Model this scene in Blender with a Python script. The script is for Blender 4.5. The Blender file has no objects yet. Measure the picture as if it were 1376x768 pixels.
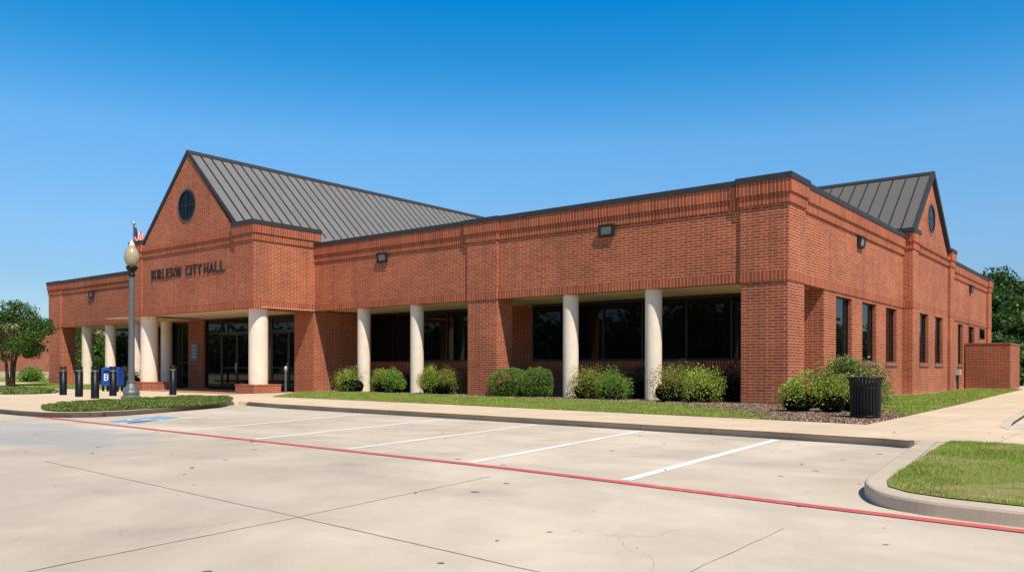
import bpy, bmesh, math, random
import numpy as np
from mathutils import Vector, Matrix
random.seed(7)
rng = np.random.default_rng(7)
scene = bpy.context.scene
COL = scene.collection
GZ = 0.12          # level of the pavement round the building; the parking lot is 0
BZ = -0.03         # building heights below are written for a ground of .15

# ------------------------------------------------------------------ node helpers
def mat(name):
    m = bpy.data.materials.new(name); m.use_nodes = True
    nt = m.node_tree; nt.nodes.clear()
    out = nt.nodes.new('ShaderNodeOutputMaterial')
    b = nt.nodes.new('ShaderNodeBsdfPrincipled')
    nt.links.new(b.outputs[0], out.inputs[0])
    return m, nt, b
def N(nt, t, **kw):
    n = nt.nodes.new(t)
    for k, v in kw.items():
        if k.startswith('i_'): n.inputs[int(k[2:]) if k[2:].isdigit() else k[2:].replace('_', ' ')].default_value = v
        else: setattr(n, k, v)
    return n
def Lk(nt, a, b): nt.links.new(a, b)
def math_(nt, op, a, b=None, clamp=False):
    n = nt.nodes.new('ShaderNodeMath'); n.operation = op; n.use_clamp = clamp
    for i, v in enumerate((a, b)):
        if v is None: continue
        if isinstance(v, (int, float)): n.inputs[i].default_value = v
        else: nt.links.new(v, n.inputs[i])
    return n.outputs[0]
def mix(nt, fac, a, b, blend='MIX'):
    n = nt.nodes.new('ShaderNodeMix'); n.data_type = 'RGBA'; n.blend_type = blend
    for s, v in ((0, fac), (6, a), (7, b)):
        if isinstance(v, (int, float)): n.inputs[s].default_value = v
        elif isinstance(v, tuple): n.inputs[s].default_value = (*v, 1)
        else: nt.links.new(v, n.inputs[s])
    return n.outputs[2]
def noise(nt, vec, scale, detail=4, rough=.55, dist=0):
    n = nt.nodes.new('ShaderNodeTexNoise')
    n.inputs['Scale'].default_value = scale; n.inputs['Detail'].default_value = detail
    n.inputs['Roughness'].default_value = rough; n.inputs['Distortion'].default_value = dist
    nt.links.new(vec, n.inputs['Vector']); return n.outputs['Fac']
def ramp(nt, fac, *stops):
    n = nt.nodes.new('ShaderNodeValToRGB'); e = n.color_ramp.elements
    while len(e) < len(stops): e.new(.5)
    for i, (p, c) in enumerate(stops):
        e[i].position = p
        e[i].color = (c, c, c, 1) if isinstance(c, (int, float)) else (*c, 1)
    nt.links.new(fac, n.inputs[0]); return n.outputs[0]
def pos(nt): return nt.nodes.new('ShaderNodeNewGeometry').outputs['Position']
def bump(nt, b, h, strength, dist):
    n = nt.nodes.new('ShaderNodeBump'); n.inputs['Strength'].default_value = strength
    n.inputs['Distance'].default_value = dist
    nt.links.new(h, n.inputs['Height']); nt.links.new(n.outputs[0], b.inputs['Normal'])

def brick_mat(name, soldier=False, tone=1.0):
    m, nt, b = mat(name)
    uv = nt.nodes.new('ShaderNodeTexCoord').outputs['UV']
    sep = N(nt, 'ShaderNodeSeparateXYZ'); Lk(nt, uv, sep.inputs[0])
    cmb = N(nt, 'ShaderNodeCombineXYZ')
    if soldier:
        Lk(nt, sep.outputs[1], cmb.inputs[0]); Lk(nt, sep.outputs[0], cmb.inputs[1])
    else:
        Lk(nt, sep.outputs[0], cmb.inputs[0]); Lk(nt, sep.outputs[1], cmb.inputs[1])
    br = nt.nodes.new('ShaderNodeTexBrick')
    Lk(nt, cmb.outputs[0], br.inputs['Vector'])
    br.offset = 0 if soldier else .5
    br.inputs['Scale'].default_value = 1
    br.inputs['Brick Width'].default_value = 40 if soldier else .36
    br.inputs['Row Height'].default_value = .125 if soldier else .09
    br.inputs['Mortar Size'].default_value = .0085
    br.inputs['Mortar Smooth'].default_value = .25
    br.inputs['Bias'].default_value = 0
    t = tone
    br.inputs['Color1'].default_value = (.43*t, .108*t, .050*t, 1)
    br.inputs['Color2'].default_value = (.31*t, .070*t, .033*t, 1)
    br.inputs['Mortar'].default_value = (.82*t, .43*t, .26*t, 1)
    P = pos(nt)
    c = br.outputs['Color']
    c = mix(nt, 1.0, c, ramp(nt, noise(nt, P, .45, 5, .6), (.3, (.80, .78, .78)), (.7, (1.12, 1.12, 1.1))), 'MULTIPLY')
    c = mix(nt, 1.0, c, ramp(nt, noise(nt, P, 9, 3, .7), (.25, .84), (.75, 1.14)), 'MULTIPLY')
    # streaks down the wall and dirt near the ground
    mp = N(nt, 'ShaderNodeMapping'); mp.inputs['Scale'].default_value = (2.2, 2.2, .18); Lk(nt, P, mp.inputs[0])
    st = ramp(nt, noise(nt, mp.outputs[0], 1.3, 4, .6), (.5, 0), (.8, .45))
    c = mix(nt, st, c, (.16, .07, .05))
    sz = N(nt, 'ShaderNodeSeparateXYZ'); Lk(nt, P, sz.inputs[0])
    low = math_(nt, 'MULTIPLY', ramp(nt, sz.outputs[2], (.1, 1), (.55, 0)), ramp(nt, noise(nt, P, 1.7, 4), (.35, 0), (.7, .5)))
    c = mix(nt, low, c, (.30, .17, .12))
    Lk(nt, c, b.inputs['Base Color'])
    b.inputs['Roughness'].default_value = .88; b.inputs['Specular IOR Level'].default_value = .25
    h = math_(nt, 'SUBTRACT', math_(nt, 'MULTIPLY', noise(nt, P, 40, 2), .25), br.outputs['Fac'])
    bump(nt, b, h, .55, .008)
    return m

def simple(name, color, rough=.5, metal=0, var=.12, scale=4, bumps=0, spec=.5, coat=0):
    m, nt, b = mat(name); P = pos(nt)
    c = mix(nt, 1.0, color, ramp(nt, noise(nt, P, scale, 5, .6), (.3, 1-var), (.7, 1+var)), 'MULTIPLY')
    Lk(nt, c, b.inputs['Base Color'])
    b.inputs['Roughness'].default_value = rough; b.inputs['Metallic'].default_value = metal
    b.inputs['Specular IOR Level'].default_value = spec; b.inputs['Coat Weight'].default_value = coat
    if bumps: bump(nt, b, noise(nt, P, 90, 3), .5, bumps)
    return m

def concrete(name, base, dark, stain=.5, spots=False, joints=None, grain=.1):
    m, nt, b = mat(name); P = pos(nt)
    big = noise(nt, P, .16, 6, .62, .8)
    c = mix(nt, ramp(nt, big, (.36, 0), (.62, stain)), base, dark)
    mid = noise(nt, P, .9, 6, .65, .4)
    c = mix(nt, 1.0, c, ramp(nt, mid, (.3, (.86, .85, .84)), (.7, (1.07, 1.07, 1.07))), 'MULTIPLY')
    c = mix(nt, 1.0, c, ramp(nt, noise(nt, P, 60, 3, .7), (.25, 1-grain), (.75, 1+grain)), 'MULTIPLY')
    if spots:
        # broad tyre-darkened lanes parallel to the red line, a bluish-grey shadow patch painted in as a stain, oil drips
        mp = N(nt, 'ShaderNodeMapping'); mp.inputs['Scale'].default_value = (.09, .55, 1); Lk(nt, P, mp.inputs[0])
        lane = ramp(nt, noise(nt, mp.outputs[0], 1.2, 5, .6), (.48, 0), (.78, .5))
        c = mix(nt, lane, c, (.38, .345, .31))
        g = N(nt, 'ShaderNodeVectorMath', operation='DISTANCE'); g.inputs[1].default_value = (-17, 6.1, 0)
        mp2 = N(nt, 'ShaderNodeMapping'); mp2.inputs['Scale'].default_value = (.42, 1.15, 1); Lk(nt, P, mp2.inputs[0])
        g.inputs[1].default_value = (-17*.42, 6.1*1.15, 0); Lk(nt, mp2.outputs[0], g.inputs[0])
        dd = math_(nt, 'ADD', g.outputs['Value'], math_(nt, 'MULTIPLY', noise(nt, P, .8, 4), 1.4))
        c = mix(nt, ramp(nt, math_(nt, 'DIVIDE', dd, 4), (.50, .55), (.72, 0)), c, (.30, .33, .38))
        # rust tint
        c = mix(nt, ramp(nt, noise(nt, P, .33, 5, .6, 1.5), (.55, 0), (.75, .35)), c, (.53, .42, .30))
        v = nt.nodes.new('ShaderNodeTexVoronoi'); v.voronoi_dimensions = '2D'; v.inputs['Scale'].default_value = .95; Lk(nt, P, v.inputs['Vector'])
        cs = N(nt, 'ShaderNodeSeparateColor'); Lk(nt, v.outputs['Color'], cs.inputs[0])
        rad = math_(nt, 'MULTIPLY', math_(nt, 'POWER', cs.outputs[0], 1.5), .047)
        on = math_(nt, 'GREATER_THAN', cs.outputs[1], .35)
        sp = math_(nt, 'MULTIPLY', math_(nt, 'LESS_THAN', v.outputs['Distance'], rad), on)
        c = mix(nt, math_(nt, 'MULTIPLY', sp, .8), c, (.05, .042, .036))
        v = nt.nodes.new('ShaderNodeTexVoronoi'); v.voronoi_dimensions = '2D'; v.inputs['Scale'].default_value = .42; Lk(nt, P, v.inputs['Vector'])
        cs = N(nt, 'ShaderNodeSeparateColor'); Lk(nt, v.outputs['Color'], cs.inputs[0])
        d2 = math_(nt, 'ADD', v.outputs['Distance'], math_(nt, 'MULTIPLY', noise(nt, P, 3, 4), .22))
        bl = math_(nt, 'MULTIPLY', ramp(nt, d2, (.12, .22), (.30, 0)), math_(nt, 'GREATER_THAN', cs.outputs[0], .5))
        c = mix(nt, bl, c, (.16, .14, .125))
        # hairline cracks
        v = nt.nodes.new('ShaderNodeTexVoronoi'); v.voronoi_dimensions = '2D'; v.feature = 'DISTANCE_TO_EDGE'; v.inputs['Scale'].default_value = .21
        mm = N(nt, 'ShaderNodeVectorMath', operation='ADD')
        nn = nt.nodes.new('ShaderNodeTexNoise'); nn.inputs['Scale'].default_value = 1.1; nn.inputs['Detail'].default_value = 6; Lk(nt, P, nn.inputs['Vector'])
        Lk(nt, P, mm.inputs[0]); Lk(nt, nn.outputs['Color'], mm.inputs[1]); Lk(nt, mm.outputs[0], v.inputs['Vector'])
        cr = math_(nt, 'MULTIPLY', math_(nt, 'LESS_THAN', v.outputs['Distance'], .0011), ramp(nt, noise(nt, P, .5, 2), (.5, 0), (.6, .45)))
        c = mix(nt, cr, c, (.17, .14, .12))
    if joints:
        sx = N(nt, 'ShaderNodeSeparateXYZ'); Lk(nt, P, sx.inputs[0])
        for ax, step, off in joints:
            f = math_(nt, 'FRACT', math_(nt, 'DIVIDE', math_(nt, 'ADD', sx.outputs[ax], off), step))
            ln = math_(nt, 'LESS_THAN', f, .016/step)
            c = mix(nt, math_(nt, 'MULTIPLY', ln, .55), c, (.20, .17, .14))
    Lk(nt, c, b.inputs['Base Color'])
    b.inputs['Roughness'].default_value = .9; b.inputs['Specular IOR Level'].default_value = .2
    bump(nt, b, math_(nt, 'ADD', noise(nt, P, 70, 3), math_(nt, 'MULTIPLY', noise(nt, P, 5, 3), .5)), .35, .004)
    return m

def paint_mat(name, color, under, wear=.5):
    m, nt, b = mat(name); P = pos(nt)
    w = ramp(nt, noise(nt, P, 7, 7, .75), (.52, 0), (.72, wear))
    w2 = ramp(nt, noise(nt, P, .5, 3), (.4, .25), (.7, 1))
    c = mix(nt, math_(nt, 'MULTIPLY', w, w2), color, under)
    c = mix(nt, 1.0, c, ramp(nt, noise(nt, P, 1.1, 4), (.3, .85), (.7, 1.08)), 'MULTIPLY')
    Lk(nt, c, b.inputs['Base Color']); b.inputs['Roughness'].default_value = .75
    return m

def leaf_mat(name, cols, transl=.3, rough=.5):
    m, nt, b = mat(name)
    g = nt.nodes.new('ShaderNodeNewGeometry')
    stops = [(i/(len(cols)-1), c) for i, c in enumerate(cols)]
    c = ramp(nt, g.outputs['Random Per Island'], *stops)
    c = mix(nt, 1.0, c, ramp(nt, noise(nt, g.outputs['Position'], 1.6, 3), (.3, .72), (.7, 1.22)), 'MULTIPLY')
    Lk(nt, c, b.inputs['Base Color']); b.inputs['Roughness'].default_value = rough
    b.inputs['Specular IOR Level'].default_value = .35
    t = nt.nodes.new('ShaderNodeBsdfTranslucent'); Lk(nt, mix(nt, 1.0, c, (1.1, 1.25, .55), 'MULTIPLY'), t.inputs[0])
    ms = nt.nodes.new('ShaderNodeMixShader'); ms.inputs[0].default_value = transl
    out = [n for n in nt.nodes if n.type == 'OUTPUT_MATERIAL'][0]
    Lk(nt, b.outputs[0], ms.inputs[1]); Lk(nt, t.outputs[0], ms.inputs[2]); Lk(nt, ms.outputs[0], out.inputs[0])
    return m

def ground_cover(name, c1, c2, c3=None, scale=1.0):
    m, nt, b = mat(name); P = pos(nt)
    c = mix(nt, ramp(nt, noise(nt, P, 14*scale, 5, .7), (.35, 0), (.65, 1)), c1, c2)
    if c3: c = mix(nt, ramp(nt, noise(nt, P, .75*scale, 5, .65, .5), (.5, 0), (.64, .9)), c, c3)
    Lk(nt, c, b.inputs['Base Color']); b.inputs['Roughness'].default_value = 1; b.inputs['Specular IOR Level'].default_value = .1
    bump(nt, b, noise(nt, P, 30*scale, 5, .8), 1, .04)
    return m

def glass_mat(name, tint=(.004, .0045, .005), rough=.015, spec=.28):
    m, nt, b = mat(name); P = pos(nt)
    c = mix(nt, 1.0, tint, ramp(nt, noise(nt, P, .7, 2), (.3, .6), (.7, 1.6)), 'MULTIPLY')
    Lk(nt, c, b.inputs['Base Color']); b.inputs['Roughness'].default_value = rough
    b.inputs['Specular IOR Level'].default_value = spec
    bump(nt, b, noise(nt, P, .8, 1), .05, .02)
    return m

BRICK = brick_mat('brick'); SOLD = brick_mat('soldier_brick', True)
BRICK2 = brick_mat('brick_enclosure', False, .78); BRICK_SHADE = brick_mat('brick_recess_shaded', False, .72)  # recess brick has the porch shade put into its darker tone
CAP = simple('dark_metal_trim', (.042, .042, .046), .6, 0, .1, 4, 0, .3)
ROOFM = simple('standing_seam_metal', (.195, .185, .182), .55, 0, .07, .8, 0, .3)
SEAM = simple('seam_shade_dark', (.03, .028, .03), .7, 0, .1, 4, 0, .2)  # shadow side of the ribs put into the colour
STUCCO = simple('column_stucco', (.90, .735, .60), .85, 0, .07, 2.5, .0015, .2)
SOFFIT = simple('soffit_stucco', (.80, .68, .48), .9, 0, .06, 1.5, 0, .1)
FRAME = simple('dark_bronze_frame', (.018, .016, .015), .4, .3)
GLASS = glass_mat('dark_glass')
SILLM = simple('sill_brick', (.30, .12, .08), .85, 0, .15, 12)
BLACK = simple('black_powder_coat', (.007, .008, .010), .42, 0, .2, 6, 0, .28)
BLACKM = simple('black_matte', (.016, .015, .014), .7)
SILVER = simple('brushed_band', (.62, .62, .6), .35, .6)
GREYP = simple('lamp_post_paint', (.15, .155, .155), .42, .25, .12, 5)
GLOBE = simple('lamp_globe', (.42, .345, .21), .22, 0, .06, 3, 0, .6)
FINIAL = simple('lamp_finial', (.62, .56, .45), .35)
LENS = simple('flood_lens', (.24, .24, .245), .25, 0, .1, 30)
BLUE = simple('mailbox_blue', (.015, .07, .33), .35, 0, .08, 4, 0, .5)
WHITE = simple('white_paint', (.8, .8, .8), .5, 0, .03)
RED = simple('flag_red', (.75, .04, .07), .8); NAVY = simple('flag_navy', (.03, .05, .16), .8)
GREYBOX = simple('utility_grey', (.42, .42, .40), .5)
BARK = simple('bark', (.085, .06, .045), .95, 0, .35, 9, .01, .1)
TAN = simple('tan_stucco', (.52, .40, .29), .9, 0, .05, .5)
PAVER = brick_mat('paver', False, .55)
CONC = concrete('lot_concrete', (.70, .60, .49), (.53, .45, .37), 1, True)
WALK = concrete('walk_concrete', (.74, .585, .42), (.62, .49, .36), .6, False, [(0, 1.55, .4)], .06)
WALK2 = concrete('side_walk_concrete', (.64, .53, .415), (.52, .43, .34), .6, False, [(1, 1.55, .4)], .06)
KERB = concrete('kerb_concrete', (.68, .575, .455), (.49, .41, .32), .8, False, [(0, 3.1, .4)], .1)
WHITEP = paint_mat('stall_white', (.84, .82, .78), (.62, .55, .47), 1)
REDP = paint_mat('lane_red', (.66, .115, .115), (.66, .40, .34), 1)
BLUEP = paint_mat('accessible_blue', (.20, .37, .60), (.5, .46, .42), 1.0)
MULCH = ground_cover('mulch', (.20, .13, .09), (.42, .29, .20), (.46, .33, .24))
DIRT = ground_cover('soil', (.24, .17, .12), (.34, .25, .18))
GRASSB = ground_cover('grass_base', (.15, .20, .035), (.28, .33, .07), (.50, .42, .19))
GCOVB = ground_cover('cover_base', (.09, .13, .03), (.15, .19, .05))
EARTH = ground_cover('earth', (.16, .17, .06), (.25, .22, .11), None, .1)

# ------------------------------------------------------------------ mesh helpers
class MB:
    def __init__(s): s.v = []; s.f = []; s.m = []; s.sm = []
    def quad(s, pts, mi=0, smooth=False):
        i = len(s.v); s.v += [tuple(p) for p in pts]; s.f.append(tuple(range(i, i+len(pts)))); s.m.append(mi); s.sm.append(smooth)
    def box(s, x0, x1, y0, y1, z0, z1, mi=0):
        if x0 > x1: x0, x1 = x1, x0
        if y0 > y1: y0, y1 = y1, y0
        a = [(x0,y0,z0),(x1,y0,z0),(x1,y1,z0),(x0,y1,z0),(x0,y0,z1),(x1,y0,z1),(x1,y1,z1),(x0,y1,z1)]
        for f in ((3,2,1,0),(4,5,6,7),(0,1,5,4),(1,2,6,5),(2,3,7,6),(3,0,4,7)): s.quad([a[k] for k in f], mi)
        return s
    def lathe(s, cx, cy, prof, n=24, mi=0, flute=0, nf=0):
        rings = []
        for r, z in prof:
            i = len(s.v)
            for k in range(n):
                a = 2*math.pi*k/n
                s.v.append((cx+r*math.cos(a), cy+r*math.sin(a), z))
            rings.append(i)
        for a, b in zip(rings[:-1], rings[1:]):
            for k in range(n):
                s.f.append((a+k, a+(k+1) % n, b+(k+1) % n, b+k)); s.m.append(mi); s.sm.append(True)
        for rr, rev in ((rings[0], True), (rings[-1], False)):
            b = len(s.v); s.v += [s.v[rr+k] for k in range(n)]
            f = tuple(b+k for k in range(n)); s.f.append(f[::-1] if rev else f); s.m.append(mi); s.sm.append(False)
        return s
    def tube(s, pts, radii, n=8, mi=0):
        pts = [Vector(p) for p in pts]; rings = []
        for i, p in enumerate(pts):
            d = (pts[min(i+1, len(pts)-1)]-pts[max(i-1, 0)]).normalized()
            u = d.orthogonal().normalized() if i == 0 else (u - d*u.dot(d)).normalized()
            w = d.cross(u); b = len(s.v); rings.append(b)
            for k in range(n):
                a = 2*math.pi*k/n
                s.v.append(tuple(p+(u*math.cos(a)+w*math.sin(a))*radii[i]))
        for a, b in zip(rings[:-1], rings[1:]):
            for k in range(n):
                s.f.append((a+k, a+(k+1) % n, b+(k+1) % n, b+k)); s.m.append(mi); s.sm.append(True)
        for rr, rev in ((rings[0], True), (rings[-1], False)):
            b = len(s.v); s.v += [s.v[rr+k] for k in range(n)]
            f = tuple(b+k for k in range(n)); s.f.append(f[::-1] if rev else f); s.m.append(mi); s.sm.append(False)
        return s
    def build(s, name, mats, parent=None, bevel=0):
        me = bpy.data.meshes.new(name); me.from_pydata(s.v, [], s.f)
        if not isinstance(mats, (list, tuple)): mats = [mats]
        for m in mats: me.materials.append(m)
        me.polygons.foreach_set('material_index', s.m); me.polygons.foreach_set('use_smooth', s.sm)
        me.update()
        uv = me.uv_layers.new(name='UVMap')
        for p in me.polygons:
            n = p.normal; ax = max(range(3), key=lambda i: abs(n[i]))
            for li in p.loop_indices:
                c = me.vertices[me.loops[li].vertex_index].co
                uv.data[li].uv = (c.y, c.z) if ax == 0 else ((c.x, c.z) if ax == 1 else (c.x, c.y))
        o = bpy.data.objects.new(name, me); COL.objects.link(o)
        if parent: o.parent = parent
        if bevel:
            md = o.modifiers.new('edge', 'BEVEL'); md.width = bevel; md.segments = 2; md.limit_method = 'ANGLE'; md.angle_limit = math.radians(40)
        return o
def tag(o, label=None, cat=None, group=None, kind=None):
    if label: o['label'] = label
    if cat: o['category'] = cat
    if group: o['group'] = group
    if kind: o['kind'] = kind
    return o
def empty(name, loc, rz=0, **kw):
    o = bpy.data.objects.new(name, None); COL.objects.link(o); o.location = loc; o.rotation_euler = (0, 0, rz)
    o.empty_display_size = .2
    return tag(o, **kw)
def copy_thing(root, loc, rz, label, scale=1):
    r = root.copy(); COL.objects.link(r); r.location = loc; r.rotation_euler = (0, 0, rz); r['label'] = label
    r.scale = (scale,)*3 if not isinstance(scale, tuple) else scale
    for ch in [o for o in bpy.data.objects if o.parent == root]:
        c = ch.copy(); COL.objects.link(c); c.parent = r
        for g in [o for o in bpy.data.objects if o.parent == ch]:
            d = g.copy(); COL.objects.link(d); d.parent = c
    return r

def slab(name, pts, z0, z1, m, bevel=.0, kind='structure', parent=None):
    bm = bmesh.new()
    vs = [bm.verts.new((x, y, z1)) for x, y in pts]
    f = bm.faces.new(vs)
    if f.normal.z < 0: f.normal_flip()
    bm.normal_update()
    if f.normal.z < 0: bmesh.ops.reverse_faces(bm, faces=[f])
    if z0 is not None:
        r = bmesh.ops.extrude_face_region(bm, geom=[f])
        nv = [g for g in r['geom'] if isinstance(g, bmesh.types.BMVert)]
        # the extruded copy becomes the top
        for v in nv: v.co.z = z1
        for v in vs: v.co.z = z0
    bmesh.ops.recalc_face_normals(bm, faces=bm.faces)
    if z0 is not None and bevel:
        top = [e for e in bm.edges if all(abs(v.co.z-z1) < 1e-5 for v in e.verts)]
        bmesh.ops.bevel(bm, geom=top, offset=bevel, segments=3, affect='EDGES')
    bmesh.ops.triangulate(bm, faces=[f for f in bm.faces if len(f.verts) > 4])
    if z0 is None:
        for f in bm.faces:
            if f.normal.z < 0: f.normal_flip()
    me = bpy.data.meshes.new(name); bm.to_mesh(me); bm.free(); me.materials.append(m)
    o = bpy.data.objects.new(name, me); COL.objects.link(o)
    if kind: o['kind'] = kind
    if parent: o.parent = parent
    return o

def smooth_poly(pts, it=2, closed=True):
    for _ in range(it):
        q = []; n = len(pts)
        for i in range(n):
            a = pts[i]; b = pts[(i+1) % n]
            q += [(a[0]*.75+b[0]*.25, a[1]*.75+b[1]*.25), (a[0]*.25+b[0]*.75, a[1]*.25+b[1]*.75)]
        pts = q
    return pts

def in_poly(x, y, poly):
    c = np.zeros(x.shape, bool); n = len(poly)
    for i in range(n):
        x0, y0 = poly[i]; x1, y1 = poly[(i+1) % n]
        if y0 == y1: continue
        c ^= ((y0 > y) != (y1 > y)) & (x < (x1-x0)*(y-y0)/(y1-y0)+x0)
    return c

def raw_mesh(name, V, k, m, parent=None):
    """V: (n*k,3) verts, consecutive k verts form a face"""
    n = len(V)//k
    me = bpy.data.meshes.new(name); me.vertices.add(len(V)); me.vertices.foreach_set('co', V.astype(np.float32).ravel())
    me.loops.add(len(V)); me.loops.foreach_set('vertex_index', np.arange(len(V), dtype=np.int32))
    me.polygons.add(n); me.polygons.foreach_set('loop_start', np.arange(0, len(V), k, dtype=np.int32))
    me.update(calc_edges=True); me.materials.append(m)
    o = bpy.data.objects.new(name, me); COL.objects.link(o)
    if parent: o.parent = parent
    return o

def rand_unit(n):
    v = rng.normal(size=(n, 3)); return v/np.linalg.norm(v, axis=1)[:, None]

def leaf_quads(C, size, aspect=.5, up=0.0, outward=None):
    n = len(C); d = rand_unit(n)
    if outward is not None: d = d+outward*.8
    d[:, 2] += up; d /= np.linalg.norm(d, axis=1)[:, None]
    w = np.cross(d, rand_unit(n)); w /= np.linalg.norm(w, axis=1)[:, None]+1e-9
    s = size*rng.uniform(.6, 1.3, n)[:, None]
    V = np.stack([C-d*s*.5, C+w*s*aspect*.5, C+d*s*.5, C-w*s*aspect*.5], 1)
    return V.reshape(-1, 3)

def grass(name, poly, dens, h, w, z, m, lean=.5, keep=None, bald=None):
    xs = [p[0] for p in poly]; ys = [p[1] for p in poly]
    A = (max(xs)-min(xs))*(max(ys)-min(ys)); n = int(A*dens)
    x = rng.uniform(min(xs), max(xs), n); y = rng.uniform(min(ys), max(ys), n)
    k = in_poly(x, y, poly); x = x[k]; y = y[k]
    if bald is not None:
        k = bald(x, y) > rng.uniform(0, 1, len(x)); x = x[k]; y = y[k]
    n = len(x)
    clump = .75+.35*np.sin(x*3.1+np.sin(y*2.3)*2)*np.sin(y*2.7+np.sin(x*1.9)*1.5)
    hh = h*rng.uniform(.5, 1.2, n)*clump; a = rng.uniform(0, 2*math.pi, n); ww = w*rng.uniform(.6, 1.3, n)
    l = rng.uniform(0, lean, n)*hh; b = rng.uniform(0, 2*math.pi, n)
    B = np.stack([x, y, np.full(n, z)], 1)
    s = np.stack([np.cos(a)*ww/2, np.sin(a)*ww/2, np.zeros(n)], 1)
    T = B+np.stack([np.cos(b)*l, np.sin(b)*l, hh], 1)
    V = np.stack([B-s, B+s, T], 1).reshape(-1, 3)
    o = raw_mesh(name, V, 3, m); o['kind'] = 'stuff'
    return o

# ------------------------------------------------------------------ SETTING
def sheet(name, x0, x1, y0, y1, z, m):
    return slab(name, [(x0,y0),(x1,y0),(x1,y1),(x0,y1)], None, z, m)
sheet('ground', -2500, 2500, -2500, 2500, -.02, EARTH)
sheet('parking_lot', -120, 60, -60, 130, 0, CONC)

walk_pts = [(-3.0, 13.80), (-3.35, 13.96), (-4.31, 14.06), (-5.39, 14.17), (-8.18, 14.36), (-11.79, 14.56), (-14.94, 14.74), (-18.57, 14.88),
  (-20.61, 14.98), (-22.29, 15.2), (-23.3, 15.45), (-23.75, 15.35), (-23.75, 14.95), (-23.28, 14.3), (-21.34, 11.51), (-20.62, 10.0), (-20.5, 9.3), (-20.7, 8.85), (-21.2, 8.6), (-22.35, 8.5), (-24.49, 8.5),
  (-110, 7.5), (-110, 15.0), (-30.2, 15.0), (-30.2, 75), (-6.9, 75), (-4.8, 60), (-3.9, 42), (-3.2, 30), (-2.88, 25), (-2.62, 20), (-2.45, 18.2), (-2.2, 17.5), (-1.8, 17.2), (50, 17.6), (50, 14.35), (-2.6, 13.85)]
slab('sidewalk', walk_pts, -.01, GZ, WALK, .025)

def gz(x, y):
    a = min(1, max(0, (-30.2-x)/1.2)); b = min(1, max(0, (y-17)/3)); a = a*a*(3-2*a); b = b*b*(3-2*b)
    return GZ-.10*a*b
mb = MB()
xs_ = [-30.2, -30.5, -30.8, -31.1, -31.4, -34, -40, -60, -110]; ys_ = [15, 16, 17, 17.6, 18.2, 18.8, 19.4, 20, 24, 30, 75]
for a, b in zip(xs_[:-1], xs_[1:]):
    for c, d in zip(ys_[:-1], ys_[1:]):
        mb.quad([(b, c, gz(b, c)), (a, c, gz(a, c)), (a, d, gz(a, d)), (b, d, gz(b, d))], 0, True)
tag(mb.build('sidewalk', WALK), kind='structure')
LZ = GZ-.10
# kerb faces that border the walk, a little darker than it
def kerb_run(name, pts, z1, w=.16, m=KERB, out=.012):
    mb = MB(); n = len(pts); off = []
    for i, p in enumerate(pts):
        a = Vector(pts[max(i-1, 0)]); b = Vector(pts[min(i+1, n-1)]); d = (b-a).normalized(); nrm = Vector((-d.y, d.x))
        off.append((Vector(p)-nrm*out, Vector(p)+nrm*w))
    def P(v, z): return (v.x, v.y, z)
    c = .03
    for (o0, i0), (o1, i1) in zip(off[:-1], off[1:]):
        q = (o0-i0).normalized()*c; r = (o1-i1).normalized()*c
        mb.quad([P(o0, 0), P(o1, 0), P(o1, z1-c), P(o0, z1-c)], 0, False)
        mb.quad([P(o0, z1-c), P(o1, z1-c), P(o1-r*.35, z1-c*.3), P(o0-q*.35, z1-c*.3)], 0, True)
        mb.quad([P(o0-q*.35, z1-c*.3), P(o1-r*.35, z1-c*.3), P(o1-r, z1), P(o0-q, z1)], 0, True)
        mb.quad([P(o0-q, z1), P(o1-r, z1), P(i1, z1), P(i0, z1)], 0, False)
    return tag(mb.build(name, m), kind='structure')
fr = walk_pts[0:11]; kerb_run('kerb', fr, GZ+.006)
kerb_run('kerb', [(-23.75, 15.2)]+walk_pts[12:22], GZ+.006, .22)
kerb_run('kerb', [(-6.9, 75), (-4.8, 60), (-3.9, 42), (-3.2, 30), (-2.88, 25), (-2.62, 20), (-2.45, 18.2), (-2.2, 17.5), (-1.8, 17.2), (0, 17.2), (50, 17.6)], GZ+.006, .18)

# planted corner island on the right
isl = [(-2.9, 13.78), (-2.84, 13.2), (-2.58, 10.89), (-2.38, 9.2), (-2.31, 8.6), (-2.16, 8.12), (-1.95, 7.75), (-1.6, 7.53), (-1.2, 7.45), (-.4, 7.38), (9, 6.9), (9, 14.1)]
def catmull(p, k=5):
    o = []
    for i in range(len(p)-1):
        a, b, c, d = p[max(i-1, 0)], p[i], p[i+1], p[min(i+2, len(p)-1)]
        for j in range(k):
            t = j/k
            o.append(tuple(.5*((2*b[m])+(-a[m]+c[m])*t+(2*a[m]-5*b[m]+4*c[m]-d[m])*t*t+(-a[m]+3*b[m]-3*c[m]+d[m])*t**3) for m in (0, 1)))
    return o+[p[-1]]
edge = catmull(isl[2:10], 5)
edge = isl[:2]+edge
inn = []
slab('island_base', edge+[isl[10], (9, 13.7)], -.01, GZ-.003, KERB)
kerb_run('kerb', edge+[isl[10]], GZ+.012, .24)
islg = [(-2.5, 13.85), (-2.33, 11.2), (-2.17, 9.3), (-2.1, 8.55), (-1.98, 8.1), (-1.75, 7.83), (-1.4, 7.68), (-.9, 7.62), (9, 7.1), (9, 13.85)]
slab('lawn', islg, None, GZ+.022, ground_cover('dry_grass_base', (.26, .30, .06), (.36, .38, .11), (.56, .43, .22)))

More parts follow.
